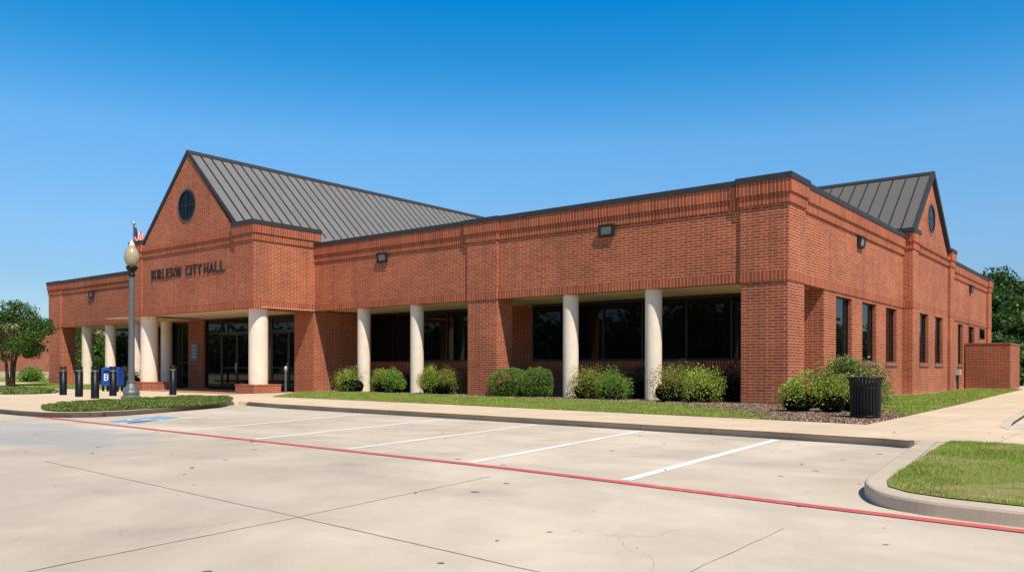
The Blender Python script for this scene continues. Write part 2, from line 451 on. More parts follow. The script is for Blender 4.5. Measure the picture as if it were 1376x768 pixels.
# lawns and beds beside the building
strip = [(-26.3, 18.5), (-22.69, 18.45), (-17.03, 18.16), (-10.86, 17.65), (-6.97, 17.4), (-6.4, 17.55), (-7.4, 18.9), (-8.9, 20.2), (-10.3, 21.6), (-12.25, 23.1), (-15.0, 23.3), (-17.83, 23.4), (-22.62, 24.1), (-27.4, 24.3), (-30.2, 24.15), (-29.9, 22.4), (-28.3, 20.5)]
slab('lawn', strip, None, GZ+.012, GRASSB)
bed = [(-6.97, 17.42), (-4.6, 17.18), (-4.7, 20.8), (-5.77, 23.05), (-6.9, 26.5), (-8.85, 28.0), (-8.95, 28.2), (-31.7, 28.2), (-31.7, 24.3), (-27.4, 24.35), (-22.62, 24.15), (-17.83, 23.45), (-15.0, 23.35), (-12.25, 23.15), (-10.3, 21.65), (-8.9, 20.25), (-7.4, 18.95), (-6.4, 17.6)]
slab('mulch_bed', bed, None, GZ+.008, MULCH)
rlawn = [(-4.7, 20.85), (-5.0, 29.0), (-5.6, 42), (-6.1, 54.0), (-6.7, 54.6), (-6.75, 53.3), (-8.7, 53.3), (-8.72, 48.3), (-8.38, 47.8), (-8.38, 38.8), (-8.75, 38.7), (-8.75, 28.2), (-6.9, 26.55), (-5.77, 23.1)]
slab('lawn', rlawn, None, GZ+.014, GRASSB)
islL = smooth_poly([(-22.3, 8.80), (-24.2, 9.5), (-25.9, 11.0), (-27.0, 13.2), (-28.1, 15.4), (-28.0, 16.6), (-27.0, 16.9), (-25.3, 16.2), (-23.2, 14.75), (-22.0, 13.5), (-20.98, 11.3), (-20.75, 9.6), (-20.85, 8.95), (-21.4, 8.72)], 1)
slab('planting_bed', islL, None, GZ+.010, GCOVB)
farl = smooth_poly([(-60, 15.8), (-47.5, 16.9), (-43.5, 16.9), (-39, 16.1), (-36.5, 15.0), (-35.6, 13.7), (-36.5, 12.6), (-60, 10)], 1)
slab('planting_bed', farl, None, GZ+.010, GCOVB)
wingl = [(-60, 21.6), (-64.77, 26.5), (-62, 28.0), (-57, 28.0), (-50, 24.4), (-46.3, 24.4), (-44.4, 22.0), (-45.78, 20.25), (-51.49, 19.35)]
slab('lawn', wingl, None, LZ+.03, GRASSB)
slab('lawn', [(-110, 24), (-66, 26.3), (-66, 40), (-110, 40)], None, LZ+.025, GRASSB)
slab('entrance_paving', [(-46.6, 21.0), (-31.5, 21.0), (-31.6, 23.9), (-31.9, 25.4), (-46.6, 25.4)], None, LZ+.010, PAVER)

# painted markings
def stripe(name, pts, w, z, m):
    mb = MB()
    for a, b in zip(pts[:-1], pts[1:]):
        d = (Vector(b)-Vector(a)).normalized(); n = Vector((-d.y, d.x))*w/2
        mb.quad([(a[0]-n.x, a[1]-n.y, z), (b[0]-n.x, b[1]-n.y, z), (b[0]+n.x, b[1]+n.y, z), (a[0]+n.x, a[1]+n.y, z)])
    return tag(mb.build(name, m), kind='structure')
stripe('red_line', [(-21.9, 8.42), (-15.5, 8.14), (-9.9, 7.90), (-6.1, 7.73), (-2.27, 7.33), (.5, 7.12), (9, 6.6)], .145, .008, REDP)
for a, b in [((-4.59, 7.75), (-5.21, 13.9)), ((-7.0, 7.92), (-7.98, 14.1)), ((-9.58, 8.05), (-10.6, 14.2)), ((-12.09, 8.15), (-13.41, 14.25)), ((-14.69, 8.28), (-16.56, 14.45)), ((-17.66, 8.5), (-19.81, 14.7))]:
    stripe('parking_line', [a, b], .145, .004, WHITEP)
for a, b in [((-2.57, 18.34), (3, 18.6)), ((-2.55, 20.1), (3, 20.5)), ((-2.7, 21.5), (3, 21.9)), ((-2.8, 24.5), (3, 25))]:
    stripe('parking_line', [a, b], .13, .004, WHITEP)
slab('accessible_marking', [(-18.5, 8.7), (-19.6, 10.45), (-18.7, 10.5), (-17.5, 8.75)], None, .004, BLUEP)
mb = MB()
def disc(mb, cx, cy, r0, r1, a0, a1, z, n=20):
    for k in range(n):
        a = a0+(a1-a0)*k/n; b = a0+(a1-a0)*(k+1)/n
        mb.quad([(cx+r0*math.cos(a), cy+r0*math.sin(a), z), (cx+r1*math.cos(a), cy+r1*math.sin(a), z), (cx+r1*math.cos(b), cy+r1*math.sin(b), z), (cx+r0*math.cos(b), cy+r0*math.sin(b), z)])
disc(mb, -18.55, 9.45, .22, .30, 0, 5, .008); disc(mb, -18.45, 9.86, 0, .09, 0, 6.28, .008)
mb.box(-18.56, -18.46, 9.42, 9.8, .007, .008); mb.box(-18.56, -18.22, 9.40, 9.48, .0065, .0075)
tag(mb.build('accessible_symbol', WHITEP), kind='structure')
JM = simple('joint_sealant', (.27, .23, .195), .95, 0, .6, 3)
def wob(a, b, n=14, amp=.006):
    return [(a[0]+(b[0]-a[0])*i/n+random.uniform(-amp, amp), a[1]+(b[1]-a[1])*i/n+random.uniform(-amp, amp)) for i in range(n+1)]
for a, b, w in [((-11.3, 4.50), (-5.52, 4.13), .009), ((-5.52, 4.13), (-2.2, 3.87), .011), ((-2.2, 3.87), (6, 3.3), .008), ((-5.2, 1.2), (-5.52, 4.13), .011), ((-5.52, 4.13), (-5.92, 7.05), .009), ((-2.14, 1.0), (-2.2, 3.87), .009), ((-2.2, 3.87), (-2.26, 6.2), .006)]:
    stripe('pavement_joint', wob(a, b), w, .003, JM)

# ------------------------------------------------------------------ CITY HALL
CH = empty('city_hall', (0, 0, BZ), label='long red brick city hall with dark metal gable roofs and pale round columns', cat='building')
YF, XS = 24.70, -8.95          # front panel plane, side panel plane

def rawbox(name, x0, x1, y0, y1, z0, z1, m, parent=CH, bevel=0):
    return MB().box(x0, x1, y0, y1, z0, z1).build(name, m, parent, bevel)

def run_front(x0, x1, y, zt, zs=3.98, th=.35, cap=True, b=(.58, .90), ztop=None):
    """a hung brick wall facing -Y"""
    mb = MB(); e = .0
    zw = zt-.18 if cap else (ztop or zt)
    mb.box(x0, x1, y-.010, y+th, zs, zs+.30, 1)
    mb.box(x0, x1, y, y+th, zs+.30, zt-b[1], 0)
    mb.box(x0, x1, y-.05, y+th, zt-b[1], zt-b[0], 1)
    mb.box(x0, x1, y-.10, y+th, zt-b[0], zw, 1)
    mb.build('upper_wall', [BRICK, SOLD], CH)
    if cap: rawbox('parapet_cap', x0, x1, y-.13, y+th+.1, zt-.18, zt, CAP)

def run_side(y0, y1, x, zt, zs=3.98, th=.35, cap=True, b=(.58, .90), ztop=None):
    mb = MB()
    zw = zt-.18 if cap else (ztop or zt)
    mb.box(x-th, x+.010, y0, y1, zs, zs+.30, 1)
    mb.box(x-th, x, y0, y1, zs+.30, zt-b[1], 0)
    mb.box(x-th, x+.06, y0, y1, zt-b[1], zt-b[0], 1)
    mb.box(x-th, x+.12, y0, y1, zt-b[0], zw, 1)
    mb.build('upper_wall', [BRICK, SOLD], CH)
    if cap: rawbox('parapet_cap', x-th-.1, x+.15, y0, y1, zt-.18, zt, CAP)

def pier(x0, x1, y0, y1, zt, lower=True, zs=3.984, b=(.574, .894), shaft=None, lx=(0, 0, 0, 0), name='pier'):
    """block with corbelled bands; shaft (x0,x1,y0,y1) of the part below"""
    mb = MB()
    def bx(g, z0, z1, mi): mb.box(x0-g, x1+g, y0-g, y1+g, z0, z1, mi)
    bx(.010, zs, zs+.30, 1); bx(0, zs+.30, zt-b[1], 0); bx(.05, zt-b[1], zt-b[0], 1); bx(.10, zt-b[0], zt-.18, 1)
    mb.build('upper_wall', [BRICK, SOLD], CH)
    rawbox('parapet_cap', x0-.13, x1+.13, y0-.13, y1+.13, zt-.18, zt, CAP)
    if shaft:
        a, c, d, e = shaft
        rawbox(name, a, c, d, e, 0, zs, BRICK)

# front, right to left
pier(-10.41, -8.87, 24.62, 26.12, 7.235, shaft=(-10.39, -8.895, 24.65, 26.10))
run_front(-20.38, -10.41, YF, 7.20)
pier(-21.94, -20.38, 24.62, 25.05, 7.205, shaft=(-21.92, -20.40, 24.65, 25.60))
run_front(-31.78, -21.94, YF, 7.20)
rawbox('pier', -33.30, -31.80, 24.66, 25.42, 0, 3.96, BRICK)
run_front(-59.49, -42.83, YF, 7.20)
pier(-61.39, -59.49, 24.62, 25.7, 7.205, shaft=(-61.37, -59.51, 24.65, 25.65))
# entrance block
ZE = 7.88
pier(-33.25, -31.78, 21.30, 24.9, ZE, zs=3.95)
pier(-42.83, -41.80, 21.30, 24.9, ZE, zs=3.95)
run_front(-41.80, -33.25, 21.38, ZE, zs=3.95, cap=False, b=(.60, .90), ztop=7.50)
# gable wall over the entrance
AX, AZ = -37.42, 11.86
sl = (AZ-7.86)/4.22
mb = MB(); y = 21.385
L_, R_ = -41.78, -33.27
za = AZ-.22
def tri(mb, y0, y1, l, r, zb, ax, az, mi=0):
    mb.quad([(l, y0, zb), (r, y0, zb), (ax, y0, az)], mi); mb.quad([(r, y1, zb), (l, y1, zb), (ax, y1, az)], mi)
    mb.quad([(l, y0, zb), (ax, y0, az), (ax, y1, az), (l, y1, zb)], mi); mb.quad([(ax, y0, az), (r, y0, zb), (r, y1, zb), (ax, y1, az)], mi)
tri(mb, y, y+.35, L_, R_, 7.50, AX, AZ-.2+.0)
mb.build('gable_wall', BRICK, CH)
# entrance roof, ridge running back
def ridge_roof_y(ax, az, y0, y1, half, drop, name='roof'):
    mb = MB(); z0 = az-drop
    for s in (-1, 1):
        e = ax+s*half
        q = [(ax, y0, az), (ax, y1, az), (e, y1, z0), (e, y0, z0)]
        mb.quad(q if s < 0 else q[::-1])
        if True:   # lower skirt behind the entrance block
            k_ = [(e, 25.0, z0), (e, y1, z0), (e+s*1.05, y1, z0-1.05*drop/half), (e+s*1.05, 25.0, z0-1.05*drop/half)]; mb.quad(k_ if s < 0 else k_[::-1])
        q2 = [(p[0], p[1], p[2]-.12) for p in q]
        mb.quad(q2[::-1] if s < 0 else q2)
        mb.quad([q[2], q[3], q2[3], q2[2]])
        L = math.hypot(half, drop); nx, nz = s*drop/L, half/L
        yy = y0+.55
        while yy < y1:
            h = .05; w = .024
            a = [(ax, yy-w, az), (e, yy-w, z0), (e+nx*h, yy-w, z0+nz*h), (ax+nx*h, yy-w, az+nz*h)]
            b = [(p[0], yy+w, p[2]) for p in a]
            for k in range(4): mb.quad([a[k], a[(k+1) % 4], b[(k+1) % 4], b[k]], 1)
            yy += .56
    return mb.build(name, [ROOFM, SEAM], CH)
rf = ridge_roof_y(AX, AZ, 21.40, 50, 4.28, 4.28*sl)
mb = MB()
for s in (-1, 1):
    for (w0, w1, z0, z1) in ((0, .20, .03, .07),):
        mb.quad([(AX, 21.34, AZ+z1), (AX, 50, AZ+z1), (AX+s*.2, 50, AZ+z1-.2*sl), (AX+s*.2, 21.34, AZ+z1-.2*sl)])
        mb.quad([(AX+s*.2, 21.34, AZ+z1-.2*sl), (AX+s*.2, 50, AZ+z1-.2*sl), (AX+s*.2, 50, AZ-.02-.2*sl), (AX+s*.2, 21.34, AZ-.02-.2*sl)])
mb.build('ridge_cap', CAP, rf)
mb = MB()
for s in (-1, 1):       # rake trim along the gable
    e = AX+s*4.30; zE = AZ-4.30*sl
    a = [(AX, AZ+.08), (e, zE+.08), (e, zE-.15), (AX, AZ-.17)]
    f = [(p[0], 21.335, p[1]) for p in a]; g = [(p[0], 21.384, p[1]) for p in a]
    for k in range(4): mb.quad([f[k], f[(k+1) % 4], g[(k+1) % 4], g[k]])
    mb.quad(f); mb.quad(g)
mb.build('rake_trim', CAP, rf)
MB().tube([(AX, 21.35, AZ), (AX, 21.35, AZ+.42)], [.018, .008], 6).build('lightning_rod', SILVER, rf)

def round_window(cx, cz, r, plane, axis):
    fr, gl = MB(), MB(); n = 40
    def P(a, rr, d): 
        u = rr*math.cos(a); v = rr*math.sin(a)
        return (cx+u, plane-d, cz+v) if axis == 'y' else (plane+d, cx+u, cz+v)
    for k in range(n):
        a, b = 2*math.pi*k/n, 2*math.pi*(k+1)/n
        # brick rowlock ring then frame
        for (r0, r1, d, mi) in ((r, r+.16, .012, 1), (r-.09, r, .05, 0)):
            fr.quad([P(a, r0, d), P(b, r0, d), P(b, r1, d), P(a, r1, d)], mi)
            fr.quad([P(a, r1, d), P(b, r1, d), P(b, r1, -.02), P(a, r1, -.02)], mi)
        fr.quad([P(a, r-.09, .05), P(b, r-.09, .05), P(b, r-.09, -.02), P(a, r-.09, -.02)], 0)
    gl.quad([P(2*math.pi*k/n, r-.08, .015) for k in range(n)][::(1 if axis == 'x' else 1)])
    for v in (0, 1):
        w = .03; R = r-.08
        pts = [(-R, -w), (R, -w), (R, w), (-R, w)] if v == 0 else [(-w, -R), (w, -R), (w, R), (-w, R)]
        d = .035+.003*v
        fr.quad([((cx+p[0], plane-d, cz+p[1]) if axis == 'y' else (plane+d, cx+p[0], cz+p[1])) for p in pts], 0)
        # side depth of the bars
    o = fr.build('round_window', [FRAME, SILLM], CH)
    gl.build('pane', glass_mat('round_glass', (.004, .004, .005), .04, .12), o)
round_window(-37.46, 9.21, .76, 21.385, 'y')

# flat roof and the walls nobody looks at from the front
rawbox('roof', -61.1, -9.4, 25.1, 61.9, 6.5, 6.72, simple('roof_membrane', (.3, .3, .29), .9))
# soffits
rawbox('soffit', -59.5, -46.65, 25.05, 28.3, 4.02, 4.10, SOFFIT)
rawbox('soffit', -31.75, -21.94, 25.05, 28.3, 4.02, 4.10, SOFFIT)
rawbox('soffit', -20.4, -9.25, 25.05, 28.3, 4.02, 4.10, SOFFIT)
rawbox('soffit', -21.94, -20.4, 25.6, 28.3, 4.021, 4.101, SOFFIT)
rawbox('soffit', -61.4, -59.5, 25.7, 28.3, 4.021, 4.101, SOFFIT)
rawbox('soffit', -46.65, -31.75, 21.73, 25.4, 3.975, 3.995, SOFFIT)
run_side(26.12, 39.3, XS, 7.20)
rawbox('upper_wall', -61.39, -61.1, 25.7, 62, 3.98, 7.0, BRICK)
rawbox('wall', -60.4, -60.1, 28.3, 62, 0, 3.98, BRICK)
rawbox('wall', -61, -9.3, 61.8, 62.1, 0, 7.0, BRICK)

# porch back walls with windows
def strip_window(name, xs, y, z0, z1, rail=None, doors=(), sill=True):
    fr = MB(); x0, x1 = xs[0], xs[-1]; t = .055
    fr.box(x0, x1, y-.03, y+.05, z0, z0+.09); fr.box(x0, x1, y-.03, y+.05, z1-.09, z1)
    for x in xs:
        a = max(x0, x-t/2-.005); b = min(x1, x+t/2+.005)
        fr.box(a if x > x0 else x0, b if x > x0 else x0+t, y-.04, y+.055, z0+.09, z1-.09)
    if rail:
        for a, b in zip(xs[:-1], xs[1:]): fr.box(a+t/2+.005, b-t/2-.005, y-.025, y+.045, rail, rail+.06)
    o = fr.build(name, FRAME, CH)
    for a, b in zip(xs[:-1], xs[1:]):
        MB().box(a+.03, b-.03, y+.015, y+.03, z0+.02, z1-.02).build('pane', GLASS, o)
    if sill: MB().box(x0-.02, x1+.02, y-.07, y+.05, z0-.26, z0-.002).build('sill', SOLD, o)
    return o
YB = 28.3
# right bay
rawbox('wall', -21.42, -10.6, YB, YB+.3, 0, 1.30, BRICK_SHADE)
rawbox('wall', -24.6, -21.42, YB, YB+.3, 0, 4.02, BRICK_SHADE)
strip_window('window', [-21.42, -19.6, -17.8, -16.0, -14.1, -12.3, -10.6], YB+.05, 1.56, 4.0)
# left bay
rawbox('wall', -33.38, -24.6, YB, YB+.3, 0, 1.30, BRICK_SHADE)
rawbox('wall', -36.2, -33.38, YB, YB+.3, 0, 4.02, BRICK_SHADE)
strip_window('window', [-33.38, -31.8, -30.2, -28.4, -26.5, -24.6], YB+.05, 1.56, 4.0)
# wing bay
rawbox('wall', -60.1, -47.0, YB, YB+.3, 0, .9, BRICK_SHADE)
strip_window('window', [-59.6, -57.4, -55.2, -53.0, -50.8, -48.6, -47.0], YB+.05, 1.16, 4.0)
rawbox('wall', -60.1, -59.6, YB, YB+.3, .9, 4.02, BRICK)
rawbox('wall', -46.95, -46.65, 25.4, YB+.3, 0, 4.0, BRICK)
# entrance wall
YE = 25.42
strip_window('window', [-46.65, -45.4, -44.2], YE+.04, .15, 3.9, rail=1.5, sill=False)
rawbox('wall', -46.65, -44.2, YE, YE+.3, 3.9, 3.975, BRICK)
rawbox('pier', -44.2, -42.55, YE-.10, YE+.3, 0, 3.974, BRICK_SHADE)
strip_window('window', [-42.55, -40.95], YE+.04, .15, 3.96, rail=3.15, sill=False)
strip_window('window', [-37.9, -36.3], YE+.04, .15, 3.96, rail=3.15, sill=False)
def glass_doors(x0, x1, label=None):
    fr = MB(); t = .06
    fr.box(x0, x0+t, YE, YE+.1, .14, 3.96); fr.box(x1-t, x1, YE, YE+.1, .14, 3.96)
    fr.box(x0+t, x1-t, YE, YE+.1, 3.15, 3.22); fr.box(x0+t, x1-t, YE, YE+.1, 3.88, 3.96); fr.box(x0+t, x1-t, YE, YE+.1, .14, .17)
    o = fr.build('door', FRAME, CH)
    MB().box(x0+t, x1-t, YE+.04, YE+.055, 3.22, 3.88).build('pane', GLASS, o)
    m = (x0+x1)/2
    for a, b, s in ((x0+t, m-.005, 1), (m+.005, x1-t, -1)):
        lf = MB(); w = .075
        lf.box(a, a+w, YE+.01, YE+.07, .18, 3.14); lf.box(b-w, b, YE+.01, YE+.07, .18, 3.14)
        lf.box(a+w, b-w, YE+.01, YE+.07, .18, .40); lf.box(a+w, b-w, YE+.01, YE+.07, 3.04, 3.14)
        lf.box(a+w, b-w, YE+.01, YE+.07, 1.22, 1.27)
        lf.build('leaf', FRAME, o)
        MB().box(a+w-.01, b-w+.01, YE+.035, YE+.045, .38, 3.06).build('pane', GLASS, o)
        hx = (b-w/2 if s > 0 else a+w/2)
        MB().tube([(hx, YE+.01, 1.0), (hx, YE-.05, 1.02), (hx, YE-.05, 1.48), (hx, YE+.01, 1.5)], [.014]*4, 8).build('handle', SILVER, o)
glass_doors(-40.95, -37.9); glass_doors(-36.3, -33.35)
rawbox('wall', -33.35, -31.82, YE+.01, YE+2.9, 0, 3.97, BRICK)

# round columns
def column(x, y, r, z0, z1, base=None):
    mb = MB().lathe(x, y, [(r+.0, z0), (r, z0+.5), (r, z1-.3), (r, z1)], 40)
    o = mb.build('column', STUCCO, CH)
    if base:
        s, zb = base
        b = MB().box(x-s, x+s, y-s, y+s, -.1, zb).build('base', BRICK, o)
        MB().box(x-s-.015, x+s+.015, y-s-.015, y+s+.015, zb, zb+.07).build('base', SOLD, o)
for x in (-28.73, -25.28, -17.21, -13.75): column(x, 25.12, .29, .1, 4.03)
for x in (-56.64, -53.32, -49.91, -46.3): column(x, 25.15, .32, .1, 4.03)
column(-32.42, 22.02, .43, .49, 3.978, (.72, .42)); column(-42.2, 21.95, .43, .49, 3.978, (.74, .42))

# side wall, facing the right-hand walk
XW = -8.98
def side_bays(x, y0, y1, wins, z0=1.56, z1=3.86, top=3.98, dep=.16):
    mb = MB(); th = .34
    ys = [y0]+[v for w in wins for v in w]+[y1]
    for a, b in zip(ys[0::2], ys[1::2]): mb.box(x-th, x, a, b, 0, top)
    for a, b in wins: mb.box(x-th, x, a, b, 0, z0-.16); mb.box(x-th, x, a, b, z1, top)
    mb.build('wall', BRICK, CH)
    for a, b in wins:
        f = MB(); t = .06; xx = x-dep
        f.box(xx-.05, xx+.02, a, a+t, z0, z1); f.box(xx-.05, xx+.02, b-t, b, z0, z1)
        f.box(xx-.05, xx+.02, a+t, b-t, z0, z0+t); f.box(xx-.05, xx+.02, a+t, b-t, z1-t, z1)
        m = b-.42; f.box(xx-.045, xx+.012, m-.02, m+.02, z0+t, z1-t)
        o = f.build('window', FRAME, CH)
        MB().box(xx-.025, xx-.012, a+.03, b-.03, z0+.03, z1-.03).build('pane', GLASS, o)
        MB().box(x-th, x+.055, a-.05, b+.05, z0-.158, z0-.002).build('sill', SILLM, o)
side_bays(XW, 28.30, 39.3, [(29.61, 31.52), (32.84, 34.8), (36.27, 38.04)])
rawbox('wall', -10.6, XW-.34, YB, YB+.3, 0, 4.02, BRICK)
mb = MB().box(-9.83, -9.80, YB-.012, YB, .15, 4.0); mb.build('expansion_joint', FRAME, CH)
# side gable block
XG = -8.62
ZG = 7.46
def gpier(y0, y1, x, zt):
    mb = MB(); xb = -9.4
    for g, z0, z1, mi in ((0.0, 0, 3.984, 0), (.018, 3.984, 4.284, 1), (.008, 4.284, zt-.894, 0), (.05, zt-.894, zt-.574, 1), (.10, zt-.574, zt-.18, 1)):
        mb.box(xb, x+g, y0-g, y1+g, z0, z1, mi)
    mb.build('pier', [BRICK, SOLD], CH)
    rawbox('parapet_cap', xb, x+.12, y0-.12, y1+.12, zt-.18, zt, CAP)
gpier(39.0, 40.05, XG+.06, ZG); gpier(46.85, 47.85, XG+.12, ZG)
side_bays(XG, 40.05, 46.85, [(40.6, 42.44), (43.82, 45.72)])
run_side(40.05, 46.85, XG, ZG, cap=False, b=(.60, .90), ztop=7.0)
GYc, GZc = 42.93, 10.62
mb = MB()
def trix(mb, x0, x1, l, r, zb, ay, az, mi=0):
    mb.quad([(x1, l, zb), (x1, r, zb), (x1, ay, az)], mi); mb.quad([(x0, r, zb), (x0, l, zb), (x0, ay, az)], mi)
    mb.quad([(x0, l, zb), (x1, l, zb), (x1, ay, az), (x0, ay, az)], mi); mb.quad([(x1, r, zb), (x0, r, zb), (x0, ay, az), (x1, ay, az)], mi)
sg = (GZc-7.42)/3.78
trix(mb, XG-.35, XG-.002, 40.05, 46.80, 7.0, GYc, 10.40)
gw = mb
# fill the corners under the rakes down to the piers
mb.build('gable_wall', BRICK, CH)
MB().box(XG-.36, XG-.004, 40.05, 46.85, 7.0, 7.45).build('gable_wall', BRICK, CH)
def ridge_roof_x(ay, az, x0, x1, half, drop):
    mb = MB(); z0 = az-drop
    for s in (-1, 1):
        e = ay+s*half
        q = [(x0, ay, az), (x1, ay, az), (x1, e, z0), (x0, e, z0)]
        mb.quad(q[::-1] if s < 0 else q)
        q2 = [(p[0], p[1], p[2]-.12) for p in q]; mb.quad(q2)
        mb.quad([q[2], q[3], q2[3], q2[2]]); mb.quad([q[1], q[2], q2[2], q2[1]])
        L = math.hypot(half, drop); ny, nz = s*drop/L, half/L
        xx = x1-.58
        while xx > x0:
            h = .045; w = .02
            a = [(xx-w, ay, az), (xx-w, e, z0), (xx-w, e+ny*h, z0+nz*h), (xx-w, ay+ny*h, az+nz*h)]
            b = [(xx+w, p[1], p[2]) for p in a]
            for k in range(4): mb.quad([a[k], a[(k+1) % 4], b[(k+1) % 4], b[k]], 1)
            xx -= .58
    o = mb.build('roof', [simple('standing_seam_side_shaded', (.135, .125, .122), .6, 0, .06, .8, 0, .3), SEAM], CH)  # slope turned from the sun: its shade is put into the darker colour
    mb = MB()
    for s in (-1, 1):
        mb.quad([(x0, ay, az+.09), (x1+.04, ay, az+.09), (x1+.04, ay+s*.16, az+.09-.16*drop/half), (x0, ay+s*.16, az+.09-.16*drop/half)])
        mb.quad([(x0, ay+s*.16, az+.09-.16*drop/half), (x1+.04, ay+s*.16, az+.09-.16*drop/half), (x1+.04, ay+s*.16, az-.08-.16*drop/half), (x0, ay+s*.16, az-.08-.16*drop/half)])
    mb.build('ridge_cap', CAP, o)
    mb = MB()
    for s in (-1, 1):
        e = ay+s*half*.985; zE = az-drop*.985
        a = [(ay, az+.085), (e, zE+.085), (e, zE-.16), (ay, az-.18)]
        f = [(x1+.06, p[0], p[1]) for p in a]; g = [(XG+.004, p[0], p[1]) for p in a]
        for k in range(4): mb.quad([f[k], f[(k+1) % 4], g[(k+1) % 4], g[k]])
        mb.quad(f)
    mb.build('rake_trim', CAP, o)
    return o
r2 = ridge_roof_x(GYc, GZc, -25, XG+.10, 3.98, 3.98*sg)
MB().box(-10.6, XG+.14, 38.78, 39.0, 7.30, 7.47).build('eave_trim', CAP, r2)
MB().tube([(XG-.1, GYc, GZc), (XG-.1, GYc, GZc+.3)], [.018, .008], 6).build('lightning_rod', SILVER, r2)
round_window(42.95, 8.46, .66, XG+.002, 'x')
# rear part of the side wall
side_bays(XW, 47.85, 60.9, [(51.66, 53.1), (54.85, 56.84)])
f = MB(); f.box(XW, XW+.03, 58.58, 60.38, 3.2, 3.86); o = f.build('window', FRAME, CH); MB().box(XW+.03, XW+.034, 58.7, 60.26, 3.27, 3.8).build('pane', GLASS, o)
run_side(47.85, 60.9, XS, 7.20)
gpier(60.9, 62.2, XW+.14, 7.24)
MB().box(XW, XW+.012, 50.2, 50.26, .15, 3.98).build('expansion_joint', FRAME, CH)

# ------------------------------------------------------------------ building sign
SG = empty('building_sign', (0, 0, BZ), label='dark raised letters reading BURLESON CITY HALL on the entrance gable', cat='sign')
serifs = {'B': ['lb', 'lt'], 'U': ['lt', 'rt'], 'R': ['lb', 'lt', 'rb'], 'L': ['lb', 'lt'], 'E': ['lb', 'lt'], 'N': ['lb', 'lt', 'rt'], 'I': ['cb', 'ct'], 'T': ['cb'], 'Y': ['lt', 'rt', 'cb'], 'H': ['lb', 'lt', 'rb', 'rt'], 'A': ['lb', 'rb']}
def letter(ch, xa, xb, z0, z1, y):
    cu = bpy.data.curves.new('letter', 'FONT'); cu.body = ch; cu.extrude = .02; cu.offset = .004; cu.size = 1
    to = bpy.data.objects.new('tmp', cu); COL.objects.link(to)
    dg = bpy.context.evaluated_depsgraph_get(); me = bpy.data.meshes.new_from_object(to.evaluated_get(dg))
    bpy.data.objects.remove(to); bpy.data.curves.remove(cu)
    xs = [v.co.x for v in me.vertices]; ys = [v.co.y for v in me.vertices]
    ax, bx = min(xs), max(xs); ay, by = min(ys), max(ys)
    for v in me.vertices:
        px = xa+(v.co.x-ax)/(bx-ax)*(xb-xa); pz = z0+(v.co.y-ay)/(by-ay)*(z1-z0)
        v.co = (px, y-v.co.z-.02, pz)
    bm = bmesh.new(); bm.from_mesh(me)
    for s in serifs.get(ch, []):
        cx = {'l': xa+.03, 'r': xb-.03, 'c': (xa+xb)/2}[s[0]]; cz = z0+.018 if s[1] == 'b' else z1-.018
        bmesh.ops.create_cube(bm, size=1, matrix=Matrix.Translation((cx, y-.021, cz)) @ Matrix.Diagonal((.13, .046, .035, 1)))
    bmesh.ops.recalc_face_normals(bm, faces=bm.faces); bm.to_mesh(me); bm.free()
    me.materials.append(LETM); o = bpy.data.objects.new('letter', me); COL.objects.link(o); o.parent = SG
LETM = simple('letter_bronze', (.028, .014, .011), .45, .2)
for word, a, b in (('BURLESON', -40.85, -37.98), ('CITY', -37.55, -36.10), ('HALL', -35.88, -34.13)):
    wts = [.35 if c == 'I' else 1 for c in word]; tot = sum(wts)+.28*(len(word)-1); u = (b-a)/tot; x = a
    for c, w in zip(word, wts):
        letter(c, x, x+w*u, 5.76, 6.25, 21.376); x += (w+.28)*u

# plaque beside the doors
PQ = empty('entrance_plaque', (0, 0, BZ), label='grey notice board with pale lines of text on the brick pier left of the doors', cat='sign')
MB().box(-43.88, -43.05, YE-.15, YE-.102, 1.62, 2.60).build('board', simple('plaque_grey', (.10, .115, .125), .4), PQ, .01)
PT = simple('plaque_text', (.42, .44, .45), .5)
for i in range(4): MB().box(-43.62, -43.34, YE-.156, YE-.1505, 2.42-.2*i, 2.50-.2*i).build('text_line', PT, PQ)

